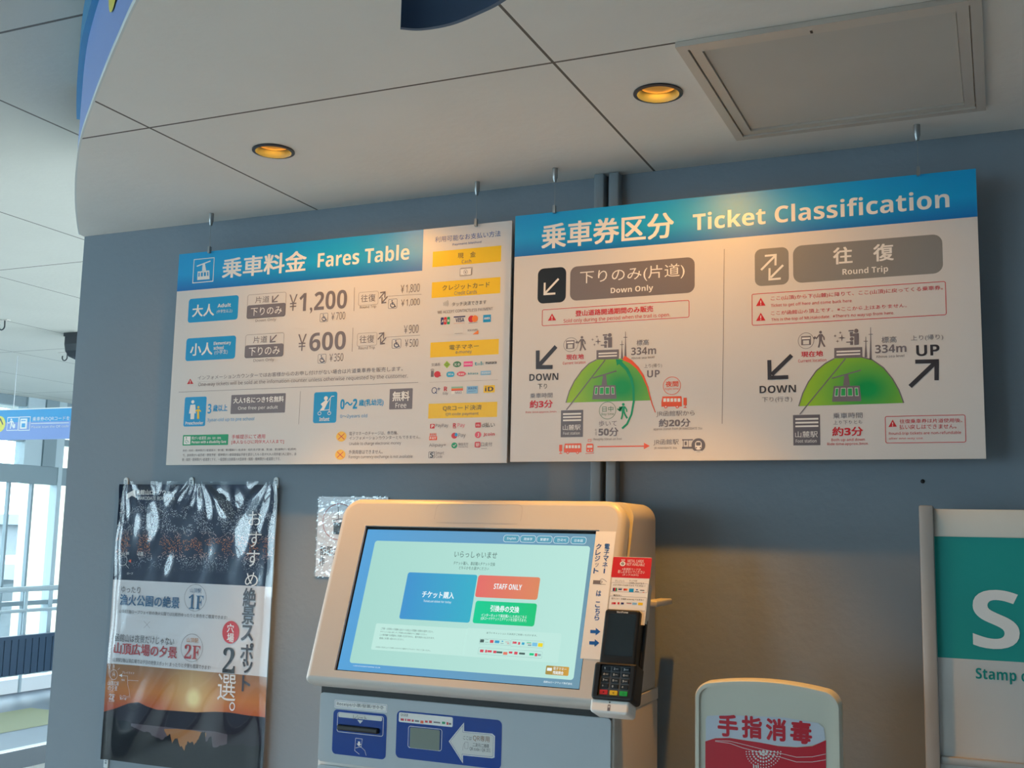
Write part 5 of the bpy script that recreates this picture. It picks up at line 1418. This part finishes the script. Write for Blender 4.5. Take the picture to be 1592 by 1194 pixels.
# ------------------------------------------------------------------ outside
struct(MB().box(-90, -60, -4.2, -8.6, 60, -4, 'snow').build('ground_outside'))
def building(name, x, y, w, d, h, mname, label, floors, bays, roof):
    o = empty(name, (x, y, -4), label, 'building')
    MB().box(-w/2, -d/2, 0, w/2, d/2, h, mname).build('wall', o)
    MB().box(-w/2-.3, -d/2-.3, h, w/2+.3, d/2+.3, h+.35, roof).build('roof', o)
    for i in range(floors):
        for k in range(bays):
            a = -d/2+d*(k+.25)/bays; z = .8+(h-.8)*i/floors
            MB().box(w/2, a, z, w/2+.06, a+d*.5/bays, z+(h-.8)/floors*.55, 'ext_dark').build('window', o)
building('lodge', -24, 20.6, 6, 7.0, 4.3, 'ext_wall2', 'low grey building with dark windows outside the window wall', 2, 5, 'snow')
building('annex', -34, 30.5, 6, 9, 5.55, 'ext_wall', 'long pale building with a flat roof farthest beyond the window wall', 3, 5, 'snow')
building('tower_house', -18.6, 16.35, 2, 1.5, 8.2, 'cream', 'narrow cream building at the edge of the grey wall, seen through the glass', 3, 2, 'snow')

# ------------------------------------------------------------------ things by the windows
hr = empty('handrail', (-8.0, 4.5, .12), 'pale two-bar handrail along the window wall above the bench', 'handrail')
for z, r in ((.90, .024), (.71, .016)): MB().tube([(0, -2.2, z), (0, 1.7, z)], r, 'frame_light').build('rail', hr)
for y in (-1.4, .62, 1.55): MB().tube([(0, y, 0), (0, y, .9)], .016, 'frame_light').build('post', hr)
be = empty('bench', (-7.8, 4.4, .12), 'dark slatted bench in front of the tall windows', 'bench')
mb = MB()
for i in range(46): y = -2.0+i*.075; mb.box(-.02, y, .19, .02, y+.066, .5, 'bench_dark')
mb.build('slat_panel', be); MB().box(-.03, -2.0, .49, .03, 1.45, .52, 'bench_dark').build('top_rail', be)
for y in (-1.9, -.3, 1.3): MB().box(-.02, y, 0, .02, y+.04, .2, 'bench_dark').build('leg', be)
struct(MB().box(-8.2, -9.5, .1205, -8.0, 6.8, .24, 'nosing').build('trim_4'))
struct(MB().add([(-7.25, 2.5, .122), (-6.55, 2.5, .122), (-6.55, 4.55, .122), (-7.25, 4.55, .122)], [(0, 1, 2, 3)], 'tactile').build('floor_marking'))

fsg = empty('hanging_sign', (-6.306, 3.2, 2.166), 'blue direction sign with a yellow disc hung from the ceiling beyond the grey wall', 'sign', rot=(pi/2, 0, 0))
MB().box(-.9, 0, -.02, .632, .205, 0, 'fascia_blue').build('panel', fsg); MB().box(-.9, .205, -.022, .632, .2125, .002, 'wht').build('top_edge', fsg, None, 'white top edge')
mb = MB(); mb.box(-.9, .12, 0, .632, .205, .0004, 'blue'); mb.build('upper_band', fsg)
prints(FARSIGN, fsg, None, False, .0006)
for x in (.09, -.7): MB().tube([(x, .21, -.01), (x, ZU-2.166, -.01)], .0025, 'steel', 6).build('wire', fsg)
sp = empty('ceiling_speaker', (-5.09, 2.6, ZU), 'black curved loudspeaker fixed under the ceiling beside the wall edge', 'speaker')
mb = MB(); prof = [(.0, 0), (.0, -.07), (.01, -.11), (.04, -.14), (.09, -.15), (.16, -.155), (.16, 0)]
N = len(prof); vs = [(x0, y, z) for x0 in (-.07, .08) for y, z in prof]; mb.add(vs, [tuple(range(N))[::-1], tuple(range(N, 2*N))] + [(i, (i+1) % N, N+(i+1) % N, N+i) for i in range(N)], 'speaker_black'); mb.build('body', sp)
MB().box(-.078, -.004, -.022, .088, .17, -.001, 'speaker_black').build('bracket', sp)
for i, (x, y, lb) in enumerate(((-5.20, 2.17, 'small steel hook under the ceiling at the far left'), (-5.75, 3.18, 'small steel hook under the ceiling below the loudspeaker'))):
    h = empty('ceiling_hook', (x, y, ZU), lb, 'hook', 'ceiling hooks')
    MB().box(-.05, -.012, -.004, .05, .012, -.0005, 'alu').build('plate', h)
    MB().tube([(.02*1, 0, 0)] + [(.0-.022*sin(a)+.0, 0, -.035-.022*cos(a)) for a in [(-1.5+3.6*k/10) for k in range(11)]], .004, 'speaker_black', 6).build('hook', h)
dv = empty('ceiling_vent', (-7.1, 5.0, ZU), 'dark slim ceiling vent above the blue hanging sign', 'vent')
MB().box(-.35, -.04, -.02, .35, .04, -.001, 'speaker_black').build('grille', dv)

# ------------------------------------------------------------------ ceiling fittings
for i, (x, y) in enumerate(LAMPS):
    d = empty('downlight', (x, y, ZC), ['round recessed downlight in the ceiling above the fares sign', 'round recessed downlight beside the ceiling hatch'][i], 'downlight', 'downlights in the round ceiling')
    MB().lathe([(.0395, .0), (.0465, -.0005), (.0465, -.003), (.0395, -.004), (.036, .004), (.035, .02), (.034, .04)], 'lamp_trim').build('trim', d, None, 'black trim ring')
    mb = MB(); mb.lathe([(.0335, .012), (.030, .028), (.022, .046), (.010, .055), (0.0001, .056)], 'lamp_glow'); mb.build('reflector', d, None, 'glowing amber reflector')
    MB().lathe([(.0001, .022), (.008, .023), (.011, .03), (.009, .042), (.006, .05)], 'lamp_glow', n=20).build('bulb', d)
    l = bpy.data.lights.new('downlight_lamp', 'SPOT'); l.energy = LAMP_W; l.color = (1, .43, .04); l.shadow_soft_size = .022; l.spot_size = math.radians(172); l.spot_blend = .35
    lo = bpy.data.objects.new('downlight_lamp', l); COL.objects.link(lo); lo.parent = d; lo.location = (0, 0, .004)
    l = bpy.data.lights.new('downlight_beam', 'SPOT'); l.energy = BEAM_W; l.color = (1, .43, .04); l.shadow_soft_size = .022; l.spot_size = math.radians(64); l.spot_blend = .5
    lo = bpy.data.objects.new('downlight_beam', l); COL.objects.link(lo); lo.parent = d; lo.location = (0, 0, .006)
ht = empty('ceiling_hatch', (-.239, -.395, ZC), 'square ceiling access hatch with an aluminium double frame', 'hatch')
def frame(mb, h, w, z0, z1, m):
    for a in range(4):
        q = Matrix.Rotation(a*pi/2, 4, 'Z'); pts = [(-h, -h), (h, -h), (h-w, -h+w), (-h+w, -h+w)]
        vs = [q @ Vector((x, y, z)) for z in (z0, z1) for x, y in pts]
        mb.add(vs, [(0, 3, 2, 1), (4, 5, 6, 7), (0, 1, 5, 4), (1, 2, 6, 5), (2, 3, 7, 6), (3, 0, 4, 7)], m)
    return mb
frame(MB(), .2385, .017, -.010, -.0005, 'alu').build('outer_frame', ht); frame(MB(), .2195, .018, -.007, -.0005, 'alu').build('inner_frame', ht)
MB().box(-.2, -.2, -.003, .2, .2, -.0006, 'hatch_panel').build('door_panel', ht); MB().box(-.02, -.216, -.0078, -.016, -.206, -.0068, 'machine_dark').build('latch', ht)
# dark curved board hanging from the round ceiling
nb = empty('hanging_board', (-.57, -1.26, ZC), 'dark navy curved board hanging from the ceiling at the top of the view', 'sign')
cv = smooth_edge([(-.074, -.004), (-.052, .008), (-.012, .009), (.033, -.005), (.077, -.026), (.16, -.085), (.24, -.165)], 5)
mb = MB(); co = offset_curve(cv, .006); zb = 2.2-ZC; N = len(cv)
strip(mb, cv, cv, zb, -.001, 'board_navy'); strip(mb, co, co, zb, -.001, 'board_navy'); strip(mb, cv, co, zb, zb, 'board_edge')
for i in (0, N-1): mb.add([(cv[i].x, cv[i].y, zb), (co[i].x, co[i].y, zb), (co[i].x, co[i].y, -.001), (cv[i].x, cv[i].y, -.001)], [(0, 1, 2, 3)], 'board_edge')
mb.build('curved_panel', nb)

# ------------------------------------------------------------------ wall ducts, holes
for x0, x1, lb in ((-.836, -.812, 'grey square wall duct behind the big ticket sign, nearer the fares sign'), (-.800, -.776, 'grey square wall duct behind the big ticket sign, nearer the sanitiser stand')):
    d = tag(MB().box(-.012, -.030, 0, .012, -.0005, ZC-.001, 'duct', .003).build('wall_duct'), lb, 'duct', 'wall ducts'); d.location = ((x0+x1)/2, 0, 0)
w = MB(); w.lathe([(.0001, .0015), (.003, .0012), (.0042, .0002), (.0042, 0)], 'machine_dark', n=16); w = w.build('wall_plug'); w.location = (-.142, -.0004, 1.722); w.rotation_euler = (pi/2, 0, 0)
tag(w, 'tiny black plug in the grey wall below the ticket sign', 'plug')

# ------------------------------------------------------------------ the two hanging signs
R90 = (pi/2, 0, 0)
fares = empty('fares_sign', (-2.0030, -.065, 1.7596), 'white fares table sign board hung in front of the grey wall', 'sign', rot=R90)
MB().box(0, 0, -.006, .9783, .5668, 0, 'sign_white').build('panel', fares)
prints(FARES, fares)
tick = empty('ticket_sign', (-1.0041, -.093, 1.7600), 'large white ticket classification sign board with two green mountain diagrams', 'sign', rot=R90)
MB().box(0, 0, -.006, .9812, .5672, 0, 'sign_white').build('panel', tick)
prints(CLASSES, tick)
for x, y, ztop, lb in ((-1.9, -.0682, 2.326, 'thin hanging wire with steel ceiling gripper at the pictogram end of the fares sign'), (-1.1165, -.0682, 2.326, 'thin hanging wire with steel ceiling gripper above the payment list of the fares sign'),
                       (-.906, -.0962, 2.3294, 'thin hanging wire with steel ceiling gripper at the Japanese heading of the ticket sign'), (-.1285, -.0962, 2.3294, 'thin hanging wire with steel ceiling gripper below the ceiling hatch')):
    h = empty('hanging_wire', (x, y, ZC), lb, 'wire', 'wires holding the signs')
    mb = MB(); mb.lathe([(.0001, -.0003), (.0062, -.0003), (.0062, -.022), (.0045, -.026), (.0035, -.033), (.0001, -.034)], 'steel', n=16); mb.build('gripper', h)
    MB().tube([(0, 0, -.03), (0, 0, ztop-ZC+.012)], .0005, 'steel', 6).build('wire', h)
    MB().box(-.003, -.0045, ztop-ZC-.006, .003, .0045, ztop-ZC+.012, 'steel').build('hook', h)

# ------------------------------------------------------------------ poster in its clear sleeve
def wrk(x, y):
    q = max(0, (y-.45)/.27); e = 0
    for cx, a in ((.02, .0), (.26, 1.3), (.50, 2.1)):
        dx = x-cx; dy = .735-y; ang = math.atan2(dx, dy+.015); dist = math.hypot(dx, dy)
        e += .0016*math.exp(-dist*7)*sin(ang*9+a)
    e += .0013*sin(x*38+2.2*sin(y*9+1)+.8) * (.35+.65*sin(y*5+.5)**2) + .0010*sin(x*71+3.1*sin(y*6.1)) * q**.5 + .0006*sin(y*44+3*sin(x*17))*(.3+q)
    edge = max(0, (.03-x)/.03); edge2 = max(0, (x-.485)/.03)
    return e + .006*edge**2 + .005*edge2**2 - .003
po = empty('poster', (-2.2020, -.0125, .9869), 'tall glossy poster with a night view and a sunset on the grey wall', 'poster', rot=R90)
def sheet(x0, y0, x1, y1, m, z=0, step=.0055):
    nx = max(1, int((x1-x0)/step)); ny = max(1, int((y1-y0)/step)); vs = []; fs = []
    for j in range(ny+1):
        for i in range(nx+1):
            x = x0+(x1-x0)*i/nx; y = y0+(y1-y0)*j/ny; vs.append((x, y, z+wrk(x, y)))
    for j in range(ny):
        for i in range(nx): a = j*(nx+1)+i; fs.append((a, a+1, a+nx+2, a+nx+1))
    return MB().add(vs, fs, m, True)
sheet(0, 0, .516, .247, 'sunset_view').build('sunset_print', po, None, 'sunset over dark hills')
sheet(0, .247, .516, .468, 'poster_white').build('sheet', po)
sheet(0, .468, .516, .7245, 'night_view').build('night_view_print', po, None, 'night view of town lights')
def zones(m, top, bot, n=70, z=.0004):
    """strip between two outlines, following the creases"""
    def at(L, x):
        for (a, b), (c, d) in zip(L, L[1:]):
            if a <= x <= c: return b+(d-b)*(x-a)/(c-a)
        return L[-1][1]
    x0, x1 = top[0][0], top[-1][0]; vs = []; fs = []; K = 14
    for i in range(n+1):
        x = x0+(x1-x0)*i/n; t, b = at(top, x), at(bot, x)
        for k in range(K+1): y = b+(t-b)*k/K; vs.append((x, y, z+wrk(x, y)))
    for i in range(n):
        for k in range(K): a = i*(K+1)+k; fs.append((a, a+K+1, a+K+2, a+1))
    return MB().add(vs, fs, m, True)
def jag(P):
    rnd = random.Random(3); out = []
    for (a, b), (c, d) in zip(P, P[1:]):
        for k in range(5): u = k/5; out.append((a+(c-a)*u, b+(d-b)*u + rnd.uniform(-.0045, .0045)))
    return out + [P[-1]]
M1 = [(0, .122), (.034, .1326), (.076, .1488), (.109, .1543), (.138, .1465), (.172, .1402), (.237, .142), (.30, .144), (.358, .150), (.40, .152), (.46, .1497), (.516, .150)]
zones('ink_hill', M1, [(0, 0), (.516, 0)]).build('hills_print', po)
zones('ink_water', [(.09, .099), (.24, .099), (.36, .102), (.40, .098)], [(.09, .092), (.24, .055), (.33, .05), (.40, .075)], 40, .0007).build('water_print', po)
zones('ink_gold', [(.2, .094), (.24, .098), (.3, .099), (.335, .096)], [(.2, .09), (.235, .05), (.30, .04), (.335, .088)], 20, .0009).build('sunlit_water_print', po)
zones('ink_dark', [*jag([(0, .105), (.03, .112), (.05, .10), (.08, .105), (.095, .085), (.12, .078), (.15, .08), (.18, .066), (.205, .072), (.22, .085), (.228, .058), (.242, .076), (.252, .058), (.27, .05), (.28, .072), (.3, .066), (.315, .082), (.322, .1), (.332, .1), (.336, .07), (.345, .086), (.352, .088), (.358, .06), (.38, .07), (.41, .072), (.45, .08), (.516, .078)])], [(0, 0), (.516, 0)], 260, .0011).build('trees_print', po)
prints(POSTER, po, None, False, .0010, wrk)
mb = MB(); sl = sheet(-.006, -.004, .524, .733, 'sleeve', .0032, .007); sl.build('sleeve', po, None, 'clear plastic sleeve')
for x, z, lb in ((-2.192, 1.7145, 'white plastic clip at the top corner of the poster farthest from the machine'), (-1.968, 1.7155, 'white plastic clip at the middle of the poster top edge'), (-1.697, 1.7155, 'white plastic clip at the top corner of the poster nearest the machine'), (-2.195, .975, 'white plastic clip at the lower corner of the poster')):
    c = empty('poster_clip', (x, -.001, z), lb, 'clip', 'poster clips', R90)
    mb = MB(); slab(mb, -.0075, -.012, .0075, .016, (.003, .003, .0074, .0074), 0, .003, .001, 'clip'); mb.build('plate', c)
    MB().box(-.003, -.001, .003, .003, .003, .0036, 'duct').box(-.003, .005, .003, .003, .008, .0036, 'duct').build('slot_mark', c)

# ------------------------------------------------------------------ security camera notice
cc_ = empty('camera_notice', (-1.5661, -.003, 1.4853), 'black and red security camera notice in a crinkled clear sleeve, half behind the machine', 'notice', rot=R90)
MB().box(0, 0, -.0015, .20, .197, 0, 'poster_white').build('sheet', cc_)
prints(CCTV, cc_)
def crk(x, y): return .0022 + .0014*sin(x*90+3*sin(y*70)) * sin(y*75+2*sin(x*60)) + .0008*sin(x*210+4*sin(y*130))
vs = []; fs = []; n = 60
for j in range(n+1):
    for i in range(n+1): x = -.002+.204*i/n; y = -.002+.201*j/n; vs.append((x, y, max(.0013, crk(x, y))))
for j in range(n):
    for i in range(n): a = j*(n+1)+i; fs.append((a, a+1, a+n+2, a+n+1))
MB().add(vs, fs, 'crinkle', False).build('sleeve', cc_, None, 'clear plastic sleeve')

# ------------------------------------------------------------------ ticket machine
km = empty('ticket_machine', (-.99, -.2, 0), 'white touchscreen ticket machine standing against the grey wall', 'ticket machine')
LOC = Matrix.Translation((.99, .2, 0))
th = math.acos(.327*1.0/math.hypot(.327, .945)); BEZ = LOC @ Matrix.Translation((-1.0, -.40, 1.32)) @ Matrix.Rotation(th, 4, 'X')
FRONT = LOC @ Matrix.Translation((-1.0, -.35, 1.0)) @ Matrix.Rotation(pi/2, 4, 'X')
mb = MB(); slab(mb, -.316, -.0285, .330, .372, (.012, .012, .042, .042), -.034, 0, .014, 'machine', (-.2475, -.0005, .2805, .308), -.006); bz = mb.build('bezel', km, BEZ)
mb = MB(); mb.poly([(x, y, .0004) for x, y in rr(-.085, .318, .11, .358, (.001, .001, .012, .012))], 'machine'); mb.build('top_cover', km, BEZ)
draw(q := MB(), ('o', 'lgr', -86, 317, 111, 359, 11, .5, 1)); q.build('cover_groove', km, BEZ)
mb = MB(); mb.box(-.2475, -.0005, -.0075, .2805, .308, -.006, 'machine_dark'); mb.build('screen_frame', km, BEZ, 'black screen border')
mb = MB(); mb.add([(-.2435, .002, -.0055), (.2775, .002, -.0055), (.2775, .3015, -.0055), (-.2435, .3015, -.0055)], [(0, 1, 2, 3)], 'screen_blue'); scr = mb.build('touchscreen', km, BEZ, 'lit touchscreen showing the ticket menu')
prints(SCREEN, scr, None, True, -.0053)
prints(STRIP, km, BEZ, False, .0004)
mb = MB(); slab(mb, -.3145, -.027, .3285, .3705, (.012, .012, .040, .040), -.038, -.034, 0, 'machine_dark'); mb.build('head_seam', km, BEZ, 'dark seam behind the screen head')
def housing(x0, x1, z0, z1, r, yb, rim):
    mb = MB(); rings = []
    for d, kind in ((0, 'f'), (0, 'm'), (rim*.3, 'a'), (rim, 'b')):
        ring = []
        for x, z in rr(x0+d, z0, x1-d, z1-d, (.001, .001, r, r), 8):
            yf = -.364 + (z-1.27)*.1/.289*1.0 - .002
            y = yf if kind == 'f' else (yb-rim if kind == 'm' else (yb-rim*.3 if kind == 'a' else yb)); ring.append((x, y, z))
        rings.append(ring)
    N = len(rings[0]); mb.add([p for q in rings for p in q], [(i*N+k, (i+1)*N+k, (i+1)*N+(k+1) % N, i*N+(k+1) % N) for i in range(3) for k in range(N)], 'machine', True)
    mb.add(rings[0], [tuple(range(N))], 'machine'); mb.add(rings[3], [tuple(range(N))[::-1]], 'machine'); return mb
housing(-1.313, -.669, 1.2925, 1.668, .035, -.066, .02).build('rear_housing', km, LOC)
MB().box(-.318, -.150, 1.262, .316, -.131, 1.292, 'machine_dark').build('recess', km, None, 'dark gap under the screen head')
mb = MB().bevbox(-1.313+.99, -.348+.2, .01, -.668+.99, -.064+.2, 1.268, 'machine', .006, 2); mb.bevbox(-1.313+.99, -.1305, 1.266, -.668+.99, -.064+.2, 1.2905, 'machine', .002, 1); mb.build('cabinet', km)
mb = MB(); slab(mb, -.309, .128, .326, .266, .008, 0, .002, .001, 'machine_grey'); mb.build('upper_door', km, FRONT, 'pale grey upper door')
mb = MB(); slab(mb, -.309, -.95, .326, .122, .008, 0, .002, .001, 'machine_grey'); mb.build('lower_door', km, FRONT, 'pale grey lower door')
prints(CABPRINT, km, FRONT, False, .0022)
mb = MB(); slab(mb, -.262, .1945, -.165, .2055, .003, .0022, .010, .003, 'black_plastic'); mb.build('receipt_slot', km, FRONT, 'black receipt slot')
mb = MB(); mb.poly([(x, y, .0031) for x, y in rr(-.0945, .1745, -.0275, .214, .003)], 'window_glass'); mb.build('code_window', km, FRONT, 'clear code reading window')
mb = MB(); mb.box(-.668+.99-.001, -.165+.2, 1.460, -.642+.99, -.05+.2, 1.4725, 'machine', .003); mb.build('side_bracket', km)

# card reader on the machine's edge
CRM = Matrix.Translation((-1.0, -.40, 1.32)) @ Matrix.Rotation(th, 4, 'X')
cr = empty('card_reader', CRM @ Vector((.36, -.02, 0)), 'black card payment terminal with a keypad mounted on the edge of the ticket machine', 'card terminal'); cr.rotation_euler = (th, 0, 0)
OFF = Matrix.Translation((-.36, .02, 0))
mb = MB(); slab(mb, .3265, .040, .3935, .142, (.002, .002, .006, .006), .010, .042, .004, 'black_plastic'); mb.build('body', cr, OFF)
mb = MB(); slab(mb, .3345, .057, .3875, .133, .001, .0415, .0425, 0, 'reader_glass'); mb.build('display', cr, OFF, 'dark display')
draw(q := MB(), ('t', 'wht2', 1, 349, 134.6, 371, 138.4, 'VeriFone', 3), .042); q.build('maker_lettering', cr, OFF)
mb = MB(); slab(mb, .3215, -.0235, .400, .0425, (.007, .007, .003, .006), .005, .050, .004, 'black_plastic', (.3325, -.0165, .3895, .0385), .043); mb.build('keypad_shield', cr, OFF)
mb = MB(); mb.box(.333, -.016, .0425, .389, .038, .0432, 'key_plate'); mb.build('key_plate', cr, OFF, 'grey key plate')
labs = ['1', '2abc', '3def', '4ghi', '5jkl', '6mno', '7pqr', '8tuv', '9wxy', '*', '0', '#']
for i in range(12):
    x = .3425+.0185*(i % 3); y = .0325-.0103*(i//3)
    mb = MB(); slab(mb, x-.0073, y-.0038, x+.0073, y+.0038, .0014, .0432, .0452, .0006, 'dark_key')
    s = labs[i]; draw(mb, ('t', 'wht2', 1, (x-.004)*1000, (y-.0019)*1000, (x-.0015)*1000, (y+.0019)*1000, s[0], 1), .0452)
    if len(s) > 1: draw(mb, ('t', 'wht2', 0, (x-.0005)*1000, (y-.0012)*1000, (x+.005)*1000, (y+.0008)*1000, s[1:].upper(), 1), .0452)
    mb.build('key', cr, OFF)
for i, (m_, s) in enumerate((('key_red', '×'), ('key_yellow', '<'), ('key_green', '○'))):
    x = .3425+.0185*i; y = -.0097; mb = MB(); slab(mb, x-.0073, y-.0042, x+.0073, y+.0042, .0014, .0432, .0452, .0006, m_); draw(mb, ('t', 'blk', 0, (x-.0018)*1000, (y-.0018)*1000, (x+.0018)*1000, (y+.0018)*1000, s, 1), .0452); mb.build('key', cr, OFF, ['red key', 'yellow key', 'green key'][i])
mb = MB(); slab(mb, .3215, -.046, .392, -.0225, (.006, .006, .002, .002), .002, .047, .004, 'wht'); mb.build('holder', cr, OFF, 'white holder lip'); 
draw(q := MB(), ('e', 'dgy', 357, -27, 1.3, 1.3, 1), .0472); draw(q, ('r', 'gry', 354, -42, 359, -31, 1, 1), .0472); draw(q, ('r', 'wht2', 355, -36, 358, -33, .4, 2), .0472); q.build('card_print', cr, OFF)
MB().bevbox(.335, -.02, 0, .398, .135, .012, 'black_plastic', .003).build('mount', cr, OFF)
nc = empty('payment_card', CRM @ Vector((.365, .153, .03)), 'red and white metal card warning notice standing above the black card terminal', 'notice'); nc.rotation_euler = (th, 0, 0)
OFC = Matrix.Translation((-.365, -.153, 0))
MB().box(.3285, .118, -.0012, .4005, .2455, 0, 'wht').build('card', nc, OFC); prints(CARD, nc, OFC)
MB().box(.335, .125, -.030, .398, .20, -.0014, 'machine').build('support', nc, OFC)

# ------------------------------------------------------------------ stamp board on its stand
sb = empty('stamp_board', (.24, -.13, 0), 'teal and white notice board with a big letter S on a grey frame stand', 'notice board')
SO = Matrix.Translation((-.24, .13, 0)); SX = SO @ Matrix.Translation((-.13, -.135, 0)) @ Matrix.Rotation(pi/2, 4, 'X')
for x in (-.1415, .62): MB().bevbox(x, -.150, 0, x+.025, -.105, 1.6695, 'alu_post', .003, 2).build('post', sb, SO)
MB().bevbox(-.1165, -.136, 1.6125, .62, -.118, 1.6634, 'board_cream', .002, 2).build('top_rail', sb, SO)
MB().box(-.1165, -.132, 1.3918, .62, -.122, 1.6125, 'teal_panel').build('teal_panel', sb, SO); MB().box(-.1165, -.132, 1.2172, .62, -.122, 1.3918, 'board_white').build('caption_panel', sb, SO)
MB().bevbox(-.1165, -.140, 1.203, .62, -.118, 1.2172, 'alu_post', .002, 2).build('middle_rail', sb, SO); MB().box(-.1165, -.130, .25, .62, -.122, 1.203, 'board_white').build('lower_panel', sb, SO)
for x in (-.1415, .62): MB().box(x-.01, -.34, 0, x+.035, -.02, .03, 'alu_post').build('foot', sb, SO)
prints(STAMP + [('#', 'title_lettering'), ('t', 'wht', 1, 166, 1384, 520, 1502, 'tamp', 3)], sb, SX, False, -.0022)

# ------------------------------------------------------------------ hand sanitiser stand
hs = empty('sanitizer_stand', (-.38, -.385, 0), 'white hand disinfection stand with a rounded red and grey panel', 'sanitizer stand')
HX = Matrix.Translation((-.12, -.02, 1.0)) @ Matrix.Rotation(pi/2, 4, 'X')
def arch(x0, x1, y0, y1, bulge, r, n=10):
    pts = [(x0, y0), (x1, y0)]
    base = rr(x0, y0, x1, y1, (0.001, 0.001, r, r), n)
    return [(x, y + (bulge*(1-((x-(x0+x1)/2)/((x1-x0)/2))**2) if y > y1-r-.001 else 0)) for x, y in base]
def dense(pts, k=8):
    out = []
    for i in range(len(pts)):
        a, b = Vector(pts[i]), Vector(pts[(i+1) % len(pts)])
        n_ = k if (b-a).length > .06 else 1
        out += [tuple(a.lerp(b, j/n_)) for j in range(n_)]
    return out
def bowed(x0, y0, x1, y1, r, bulge):
    b = dense(rr(x0, y0, x1, y1, (.001, .001, r, r), 8), 14); xm = (x0+x1)/2; w = (x1-x0)/2
    return [(x, y + (bulge*(1-((x-xm)/w)**2)*min(1, max(0, (y-(y1-r))/r)))) for x, y in b]
mb = MB(); A = bowed(-.002, 0, .2435, .347, .022, .014); B = bowed(.0055, .0075, .236, .339, .016, .013); N = len(A)
rings = [[(x, y, -.03) for x, y in A], [(x, y, .001) for x, y in A], [(x*.985+.0018, y*.985+.003, .005) for x, y in A], [(x, y, .005) for x, y in B], [(x, y, 0) for x, y in B]]
vs = [p for r_ in rings for p in r_]; mb.add(vs, [(i*N+k, i*N+(k+1) % N, (i+1)*N+(k+1) % N, (i+1)*N+k) for i in range(4) for k in range(N)], 'san_white', True)
mb.poly(rings[4], 'san_white'); mb.poly(rings[0], 'san_white', flip=True); mb.build('panel', hs, HX)
SD = [it for it in SANIT]
prints(SD, hs, HX, False, .0004)
MB().tube([(0, 0, .02), (0, 0, 1.02)], .022, 'san_white', 20).build('pole', hs)
mb = MB(); mb.lathe([(.0001, 0), (.15, 0), (.15, .012), (.14, .02), (.03, .028), (.0001, .028)], 'san_white'); mb.build('base', hs)
